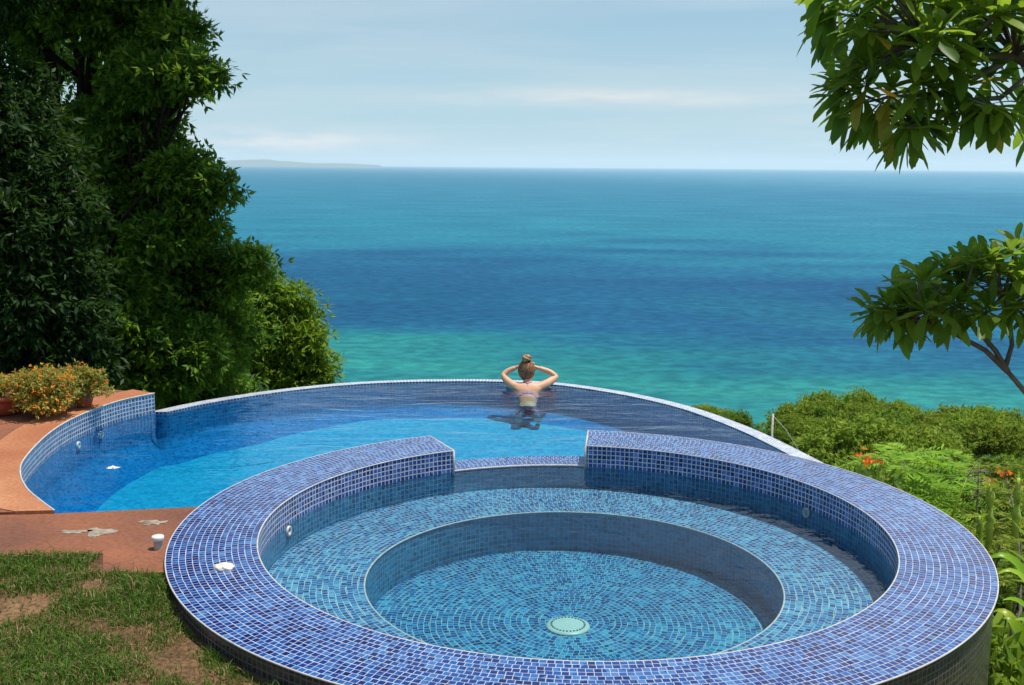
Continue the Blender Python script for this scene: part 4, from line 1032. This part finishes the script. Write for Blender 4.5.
for _ in range(9000):
    yy = rs_.uniform(4.3, 16); lo_ = 2.75 if yy < 7.6 else 2.9; xx = rs_.uniform(2.3, lo_+.65*yy*.6+1.2)
    if math.hypot(xx-CX, yy-CY) < 2.42: continue
    g_ = lawn_h(xx, yy) if (yy < 9.3 and xx < 6.9) else hill_h(xx, yy)
    C.append((xx, yy, g_+rs_.uniform(0, .42 if yy < 6.5 else .6)))
C = np.array(C)
V, T = leaflets(C, np.tile([0, -.1, .5], (len(C), 1)), 8, .12, .042, .05, rs_, 1.)
setp(np_mesh('garden_undergrowth', V, T, M['leaf_bright']), 'tangled green undergrowth filling the garden right of the hot tub', 'undergrowth', kind='stuff')

# ------------------------------------------------------------ potted flowers on the terrace
def potted(base, R0, H, foliage, label, seed, n, bowl=True, nf=60):
    e = empty('potted_plant', base, label, 'potted plant', 'pots of orange flowers on the terrace'); x, y, z = base
    mb = MB(); k = R0
    mb.lathe([(0, 0), (k*.62, 0), (k*.70, H*.1), (k*.93, H*.62), (k*.97, H*.80), (k*1.06, H*.80), (k*1.07, H*.99), (k*1.0, H), (k*.93, H*.97), (k*.9, H*.8), (0, H*.78)], base, 40)
    mb.build('pot', M['terracotta_pot'], e, True)
    rs = np.random.default_rng(seed); V, T = crown(foliage, n, 6, .035, 5, .034, .013, .0, seed, .55); np_mesh('foliage', V, T, M['pot_leaf'], e)
    P, D = lobe_points(foliage, nf, rs, .12); D[:, 2] += .4; P = P+D*.02
    V, T = leaflets(P, D, 6, .019, .015, .0, rs, .8); np_mesh('blossoms', V, T, M['orange_petal'], e)
    mb = MB(); r2 = random.Random(seed)
    for i in range(40):
        l = foliage[i % len(foliage)]; q = Vector(l[0])+Vector((r2.uniform(-1, 1)*l[1][0], r2.uniform(-1, 1)*l[1][1], r2.uniform(-.2, 1)*l[1][2]))
        limb(mb, (x, y, z+H*.8), q, .004, .002, seed+i, .1, 4, 4)
    mb.build('stems', M['stem'], e)
def LL(px, py, Y, rx, rz): p = at(px, py, Y); return (tuple(p), (rx/F*Y, rx/F*Y*.8, rz/F*Y))
p1 = (-4.34, 9.05, 0); potted(p1, .27, .17, [LL(-6, 384, 9.05, 26, 8), LL(8, 383, 9.0, 12, 6)], 'terracotta bowl of low orange flowers at the left edge of the terrace', 3, 1500, nf=1500)
potted((-3.90, 9.02, 0), .15, .17, [LL(34, 382, 9.0, 18, 14), LL(53, 380, 8.98, 18, 13), LL(30, 396, 8.9, 15, 10), LL(50, 398, 8.86, 22, 9), LL(64, 392, 8.9, 14, 12), LL(42, 386, 8.85, 26, 14), LL(28, 402, 8.8, 14, 7), LL(48, 404, 8.78, 20, 7), LL(20, 388, 8.9, 9, 12)], 'large bushy orange-flowered plant spilling over and hiding its pot', 6, 2600, nf=2300)
potted((-3.74, 9.28, 0), .10, .15, [LL(74, 378, 9.25, 13, 12), LL(87, 377, 9.25, 12, 12), LL(97, 380, 9.22, 9, 9), LL(101, 390, 9.2, 6, 5), LL(80, 386, 9.22, 13, 9), LL(72, 396, 9.15, 9, 8)], 'orange-flowered plant in a small red pot at the right of the three pots', 8, 2600, nf=2300)

# ------------------------------------------------------------ small things
e = empty('pipe_cap', (-1.965, 5.80, STZ), 'white capped pipe stub standing on the terracotta step against the hot tub', 'pipe')
mb = MB(); mb.lathe([(.024, 0), (.024, .060)], (-1.965, 5.80, STZ), 24); mb.build('pipe', M['plastic_grey'], e, True)
mb = MB(); mb.lathe([(.030, .050), (.034, .053), (.034, .070), (.031, .075), (.0, .078)], (-1.965, 5.80, STZ), 28); mb.build('cap', M['plastic'], e, True)
q = onz(225, 568.5, 0)
bm = bmesh.new(); bmesh.ops.create_icosphere(bm, subdivisions=4, radius=1)
for v in bm.verts:
    n = v.co.normalized(); k = 1+.18*noise.noise(n*2.2)+.05*noise.noise(n*7); k *= 1+.06*math.sin(math.atan2(n.y, n.x)*9)*max(0, 1-abs(n.z))
    v.co = Vector((n.x*.052*k*(1.0-.15*n.x), n.y*.040*k, max(-.004, n.z*.026*k)))
me = bpy.data.meshes.new('shell'); bm.to_mesh(me); bm.free(); me.shade_smooth()
o = link('shell', me, M['shell']); o.location = (q.x, q.y, .004); setp(o, 'small whitish shell lying on the left part of the blue tiled rim', 'shell')
# floating blossom in the pool
q = onz(113, 469, WZ_P); V, T = [], []
e = empty('floating_blossom', (q.x, q.y, WZ_P), 'small white blossom floating on the dark left part of the pool', 'flower')
rs = random.Random(2)
for j in range(7):
    a = j*2*PI/7+rs.uniform(-.2, .2); d = Vector((math.cos(a), math.sin(a), 0)); s = Vector((-d.y, d.x, 0)); c = Vector((q.x, q.y, WZ_P+.004)); ln = rs.uniform(.035, .06); n0 = len(V)
    V += [tuple(c), tuple(c+d*ln*.6+s*.017+Vector((0, 0, .006))), tuple(c+d*ln+Vector((0, 0, .010))), tuple(c+d*ln*.6-s*.017+Vector((0, 0, .006)))]; T.append((n0, n0+1, n0+2, n0+3))
np_mesh('petals', np.array(V), np.array(T), M['petal_white'], e)
mb = MB(); mb.lathe([(.008, 0), (.010, .006), (0, .012)], (q.x, q.y, WZ_P+.004), 10); mb.build('flower_centre', M['orange_petal'], e, True)

# ------------------------------------------------------------ the bather
def skin_mesh(name, nodes, edges, mat, parent, levels=2, root=0):
    me = bpy.data.meshes.new(name+'_src'); me.from_pydata([n[0] for n in nodes], edges, [])
    o = bpy.data.objects.new(name+'_src', me); col.objects.link(o)
    m = o.modifiers.new('s', 'SKIN'); 
    sv = me.skin_vertices[0].data
    for i, n in enumerate(nodes):
        r = n[1]; sv[i].radius = r if hasattr(r, '__len__') else (r, r)
        sv[i].use_root = (i == root)
    m.use_smooth_shade = True; m.branch_smoothing = .6
    s = o.modifiers.new('u', 'SUBSURF'); s.levels = levels; s.render_levels = levels
    dg = bpy.context.evaluated_depsgraph_get(); dg.update()
    nm = bpy.data.meshes.new_from_object(o.evaluated_get(dg)); nm.name = name
    bpy.data.objects.remove(o); nm.materials.clear(); nm.shade_smooth()
    return link(name, nm, mat, parent)
PX, PYB = .165, 11.12
def P(x, y, z): return (PX+x, PYB+y, z-.052)
person = empty('person', (PX, PYB-.3, -.30), 'person with a hair bun seen from behind at the far pool edge, hands on head', 'person')
nodes = [ (P(0, -.17, -.320), (.126, .080)),
 (P(0, -.13, -.285), (.108, .070)), (P(0, -.09, -.245), (.118, .072)), (P(0, -.05, -.195), (.138, .078)), (P(0, .00, -.140), (.135, .068)),
 (P(0, .03, -.088), (.052, .050)), (P(0, .06, -.03), (.046, .050)),
 (P(-.13, .01, -.125), (.060, .056)), (P(-.178, .03, -.100), .050),
 (P(-.222, .08, -.065), .042), (P(-.262, .13, -.028), .035),
 (P(-.205, .155, .018), .031), (P(-.118, .150, .056), .026),
 (P(.13, .01, -.125), (.060, .056)), (P(.185, .03, -.102), .050),
 (P(.245, .08, -.072), .042), (P(.308, .13, -.040), .035),
 (P(.235, .155, .012), .031), (P(.118, .150, .052), .026),
 (P(-.072, -.20, -.355), .058), (P(-.082, -.25, -.375), .046), (P(-.088, -.31, -.390), .038), (P(-.086, -.27, -.410), .036), (P(-.08, -.20, -.425), .028), (P(-.08, -.17, -.430), .026), (P(-.08, -.10, -.440), .021),
 (P(.072, -.20, -.355), .058), (P(.09, -.25, -.375), .046), (P(.110, -.31, -.390), .038), (P(.114, -.27, -.410), .036), (P(.125, -.20, -.425), .028), (P(.125, -.17, -.430), .026), (P(.125, -.10, -.440), .021)]
edges = [(0, 1), (1, 2), (2, 3), (3, 4), (4, 5), (5, 6), (4, 7), (7, 8), (8, 9), (9, 10), (10, 11), (11, 12), (4, 13), (13, 14), (14, 15), (15, 16), (16, 17), (17, 18), (0, 19), (19, 20), (20, 21), (21, 22), (22, 23), (23, 24), (24, 25), (0, 26), (26, 27), (27, 28), (28, 29), (29, 30), (30, 31), (31, 32)]
body = skin_mesh('body', nodes, edges, M['skin'], person, 3)
body_only = body.data.copy()
# head with face, hands: joined into the one body mesh
HC = Vector(P(-.012, .085, .034))
bm = bmesh.new(); bmesh.ops.create_icosphere(bm, subdivisions=4, radius=1)
for v in bm.verts:      # face looks toward +y (out to sea)
    n = v.co.normalized(); x, y, z = n
    q = Vector((x*.074, y*.092, z*.112))
    if z < 0: q.x *= 1+.22*z; q.y *= 1+.05*z
    if y > 0: q.y *= .96
    # nose, brow, eyes, mouth, chin
    def g(a, b, s): return math.exp(-((x-a)**2+(z-b)**2)/s)
    if y > .3:
        q.y += .020*g(0, -.12, .012)+.010*g(0, .02, .01)+.006*g(0, -.45, .012)+.008*g(0, -.80, .03)+.005*g(.25, .18, .02)+.005*g(-.25, .18, .02)
        q.y -= .010*g(.30, .03, .012)+.010*g(-.30, .03, .012)+.003*g(0, -.52, .003)
    # ears
    if abs(x) > .9: q.x += math.copysign(.012, x)*math.exp(-((y+.05)**2+(z+.05)**2)/.02)
    v.co = q+HC
hm = bpy.data.meshes.new('h'); bm.to_mesh(hm); bm.free(); hm.shade_smooth()
head = link('head_part', hm, M['skin'], person)
def hand(wr, sgn):
    """palm laid on the side of the head, fingers curling over the temple toward the forehead"""
    w = Vector(wr); tip = HC+Vector((sgn*.062, .055, .045)); d = (tip-w).normalized(); upv = Vector((0, 0, 1)); s = d.cross(upv).normalized(); u = s.cross(d)
    nd = [(tuple(w-d*.055), .020), (tuple(w), .022), (tuple(w+d*.03), (.026, .014)), (tuple(w+d*.062+Vector((0, .004, .006))), (.030, .013))]; ed = [(0, 1), (1, 2), (2, 3)]
    obs = [skin_mesh('hand_part', nd, ed, M['skin'], person, 1)]
    for k, ln in enumerate((.062, .070, .066, .052)):
        o = (k-1.5)*.0165; r0 = w+d*.052+u*o+Vector((0, .004, .004)); a = r0+d*ln*.38+s*0; inn = Vector((-sgn, 0, 0))
        b = a+(d*.8+inn*.35+Vector((0, .3, .1))).normalized()*ln*.34; c = b+(d*.4+inn*.6+Vector((0, .4, 0))).normalized()*ln*.30
        obs.append(skin_mesh('finger_part', [(tuple(r0), .0085), (tuple(a), .0085), (tuple(b), .0078), (tuple(c), .006)], [(0, 1), (1, 2), (2, 3)], M['skin'], person, 1))
    r0 = w+d*.016-u*.018; a = r0-u*.020+d*.020; b = a+d*.028-u*.006
    obs.append(skin_mesh('thumb_part', [(tuple(r0), .011), (tuple(a), .0095), (tuple(b), .0075)], [(0, 1), (1, 2)], M['skin'], person, 1))
    return obs
parts = [body, head]+hand(nodes[12][0], -1)+hand(nodes[18][0], 1)
bmj = bmesh.new()
for o in parts: bmj.from_mesh(o.data)
bmj.to_mesh(body.data); bmj.free(); body.data.shade_smooth()
for o in parts[1:]: bpy.data.objects.remove(o)
# hair: cap over the back of the head, swept up into the bun
bm = bmesh.new(); bmesh.ops.create_icosphere(bm, subdivisions=5, radius=1)
kill = []
for v in bm.verts:
    n = v.co.normalized(); x, y, z = n
    st_ = .004*math.sin(math.atan2(x, z-.9)*46)*max(0, 1-abs(y))
    q = Vector((x*.090, y*.104, z*.122))*(1+st_*3+.02*noise.noise(n*9)); q.x *= 1+.15*min(0, z)
    if z < -.55: q *= .93
    v.co = q+HC+Vector((0, -.004, .002))
    if (y > .25 and z < .62-.5*(1-y)) or z < -.86: kill.append(v)
bmesh.ops.delete(bm, geom=kill, context='VERTS')
hm = bpy.data.meshes.new('hair'); bm.to_mesh(hm); bm.free(); hm.shade_smooth(); hair = link('hair', hm, M['hair'], person)
BC = HC+Vector((.004, -.03, .137))
bm = bmesh.new(); bmesh.ops.create_icosphere(bm, subdivisions=4, radius=1)
for v in bm.verts:
    n = v.co.normalized(); k = 1+.10*math.sin(math.atan2(n.y, n.x)*3+n.z*7)+.08*noise.noise(n*4); v.co = Vector((n.x*.050*k, n.y*.045*k, n.z*.040*k))+BC
hm = bpy.data.meshes.new('hair_bun'); bm.to_mesh(hm); bm.free(); hm.shade_smooth(); bun = link('hair_bun', hm, M['bun'], person)
mb = MB(); mb.tube([BC+Vector((.034*math.cos(t), .03*math.sin(t), -.032)) for t in np.linspace(0, 2*PI, 20)], .008, 6, cap=False); mb.build('hair_tie', M['tie'], person, True)
# bikini: neck tie, back string, bottom
mb = MB(); mb.tube([P(-.045, -.012, -.062), P(0, -.036, -.075), P(.045, -.012, -.062)], .0045, 6); mb.tube([P(0, -.045, -.082), P(-.012, -.060, -.125)], .004, 5); mb.tube([P(0, -.045, -.082), P(.014, -.060, -.120)], .004, 5)
mb.build('neck_strap', M['strap'], person, True)
def cloth(name, test, off, mat):
    bm = bmesh.new(); bm.from_mesh(body_only); bm.normal_update()
    bmesh.ops.delete(bm, geom=[f for f in bm.faces if not test(f.calc_center_median()-Vector((PX, PYB, 0))+person.location)], context='FACES')
    for v in bm.verts: v.co += v.normal*off
    m_ = bpy.data.meshes.new(name); bm.to_mesh(m_); bm.free(); m_.shade_smooth()
    o = bpy.data.objects.new(name, m_); col.objects.link(o); m_.materials.append(M[mat]); o.parent = person
cloth('bikini_bottom', lambda c: -.435 < c.z < -.335 and -.40 < c.y < .1 and abs(c.x) < .16, .008, 'bikini')
cloth('bikini_band', lambda c: -.108 < c.y < -.092 and abs(c.x) < .2 and c.z < -.1, .004, 'strap')
# ------------------------------------------------------------ haze, sky, sun, camera
def haze():
    m, nt, out = newmat('sea_haze'); v = N(nt, 'VolumePrincipled'); v.inputs['Color'].default_value = (.93, .98, 1., 1); v.inputs['Density'].default_value = HAZE_D; v.inputs['Anisotropy'].default_value = 0.
    L(nt, v.outputs[0], out.inputs['Volume'])
    z0, z1 = SEA_Z-7, 760; x0, x1, y0, y1 = -165000, 165000, -4000, 125000
    V = np.array([(x, y, z) for z in (z0, z1) for y in (y0, y1) for x in (x0, x1)]); T = np.array([(0, 2, 3, 1), (4, 5, 7, 6), (0, 1, 5, 4), (2, 6, 7, 3), (0, 4, 6, 2), (1, 3, 7, 5)])
    setp(np_mesh('haze', V, T, m), kind='stuff')
HAZE_D = .000016
haze()

SUN = Vector((.30, .045, .93)).normalized()
w = bpy.data.worlds.new('World'); sc.world = w; w.use_nodes = True; nt = w.node_tree; nt.nodes.clear()
out = nt.nodes.new('ShaderNodeOutputWorld'); bg = nt.nodes.new('ShaderNodeBackground')
sky = nt.nodes.new('ShaderNodeTexSky'); sky.sky_type = 'NISHITA'; sky.sun_disc = False
sky.sun_elevation = math.asin(SUN.z); sky.sun_rotation = math.atan2(SUN.x, SUN.y)
sky.air_density = 1.0; sky.dust_density = .1; sky.ozone_density = 2.0; sky.altitude = 100
tc = nt.nodes.new('ShaderNodeTexCoord'); sp = nt.nodes.new('ShaderNodeSeparateXYZ'); L(nt, tc.outputs['Generated'], sp.inputs[0])
# thin cloud sheet: project the view direction on a plane high above
zz = math_(nt, 'MAXIMUM', sp.outputs[2], .012); zz = math_(nt, 'ADD', zz, .05)
cb = N(nt, 'CombineXYZ'); L(nt, math_(nt, 'DIVIDE', sp.outputs[0], zz), cb.inputs[0]); L(nt, math_(nt, 'DIVIDE', sp.outputs[1], zz), cb.inputs[1])
mp = N(nt, 'Mapping'); mp.inputs['Scale'].default_value = (.32, .55, 1); mp.inputs['Location'].default_value = (1.7, .4, 0); L(nt, cb.outputs[0], mp.inputs[0])
cn = N(nt, 'TexNoise'); cn.inputs['Scale'].default_value = 1.; cn.inputs['Detail'].default_value = 9; cn.inputs['Roughness'].default_value = .55; cn.inputs['Distortion'].default_value = .5; L(nt, mp.outputs[0], cn.inputs['Vector'])
thin = ramp(nt, cn.outputs[0], [(.42, (0,)*3), (.78, (.75,)*3)])
# low bank of small bright clouds over the left horizon
mp2 = N(nt, 'Mapping'); mp2.inputs['Scale'].default_value = (9, 9, 62); L(nt, tc.outputs['Generated'], mp2.inputs[0])
cn2 = N(nt, 'TexNoise'); cn2.inputs['Scale'].default_value = 1.; cn2.inputs['Detail'].default_value = 8; cn2.inputs['Roughness'].default_value = .6; L(nt, mp2.outputs[0], cn2.inputs['Vector'])
def bell(x, c, w): return math_(nt, 'POWER', 2.718, math_(nt, 'MULTIPLY', math_(nt, 'POWER', math_(nt, 'DIVIDE', math_(nt, 'ABSOLUTE', math_(nt, 'SUBTRACT', x, c)), w), 2.), -1.))
bank = math_(nt, 'MULTIPLY', ramp(nt, cn2.outputs[0], [(.38, (0,)*3), (.62, (1,)*3)]).outputs[0], math_(nt, 'MULTIPLY', bell(sp.outputs[2], .020, .010), bell(sp.outputs[0], -.26, .14)))
streak = math_(nt, 'MULTIPLY', ramp(nt, cn2.outputs[0], [(.30, (0,)*3), (.60, (.8,)*3)]).outputs[0], math_(nt, 'MULTIPLY', bell(sp.outputs[2], .061, .0075), bell(sp.outputs[0], .09, .17)))
cf = math_(nt, 'ADD', math_(nt, 'MULTIPLY', thin.outputs[0], .42), math_(nt, 'ADD', math_(nt, 'MULTIPLY', bank, 1.5), math_(nt, 'MULTIPLY', streak, 1.0)), clamp=True)
tint = mixc(nt, .55, sky.outputs[0], (2.5, 4.9, 6.7))
base_sky = tint
veil = math_(nt, 'MULTIPLY', bell(sp.outputs[2], 0., .13), .78)
skv = mixc(nt, veil, base_sky, (4.5, 6.5, 7.5))
hi = math_(nt, 'MULTIPLY', bell(sp.outputs[2], .42, .20), ramp(nt, cn.outputs[0], [(.44, (0,)*3), (.60, (1,)*3)]).outputs[0])
skc0 = mixc(nt, cf, skv, (8.0, 8.0, 7.8))
right = N(nt, 'MapRange', interpolation_type='SMOOTHSTEP'); L(nt, sp.outputs[0], right.inputs[0]); right.inputs[1].default_value = .02; right.inputs[2].default_value = .32
hi = math_(nt, 'MULTIPLY', hi, right.outputs[0])
skc = mixc(nt, hi, skc0, (10., 10.4, 10.8))
L(nt, skc, bg.inputs[0]); bg.inputs[1].default_value = .09; L(nt, bg.outputs[0], out.inputs[0])

ld = bpy.data.lights.new('sun', 'SUN'); ld.energy = 4.5; ld.angle = R(.5); ld.color = (1, .955, .88)
lo_ = bpy.data.objects.new('sun', ld); col.objects.link(lo_); lo_.rotation_euler = (-SUN).to_track_quat('-Z', 'Y').to_euler()

cd = bpy.data.cameras.new('camera'); cam = bpy.data.objects.new('camera', cd); col.objects.link(cam)
cd.sensor_width = 36; cd.lens = 36*F/1024; cd.clip_start = .05; cd.clip_end = 500000
mw = Matrix((camr, camu, -fwd)).transposed().to_4x4(); mw.translation = Vector((0, 0, EYE)); cam.matrix_world = mw
sc.camera = cam
vs = sc.view_settings; vs.view_transform = 'Standard'; vs.look = 'None'; vs.exposure = 0.22; vs.gamma = 1; vs.use_curve_mapping = False
cy = sc.cycles
cy.use_denoising = True
try: cy.denoiser = 'OPENIMAGEDENOISE'
except Exception: pass
cy.max_bounces = 8; cy.transparent_max_bounces = 16; cy.diffuse_bounces = 3; cy.glossy_bounces = 3; cy.volume_bounces = 2
cy.caustics_reflective = False; cy.caustics_refractive = False
cy.sample_clamp_indirect = 6
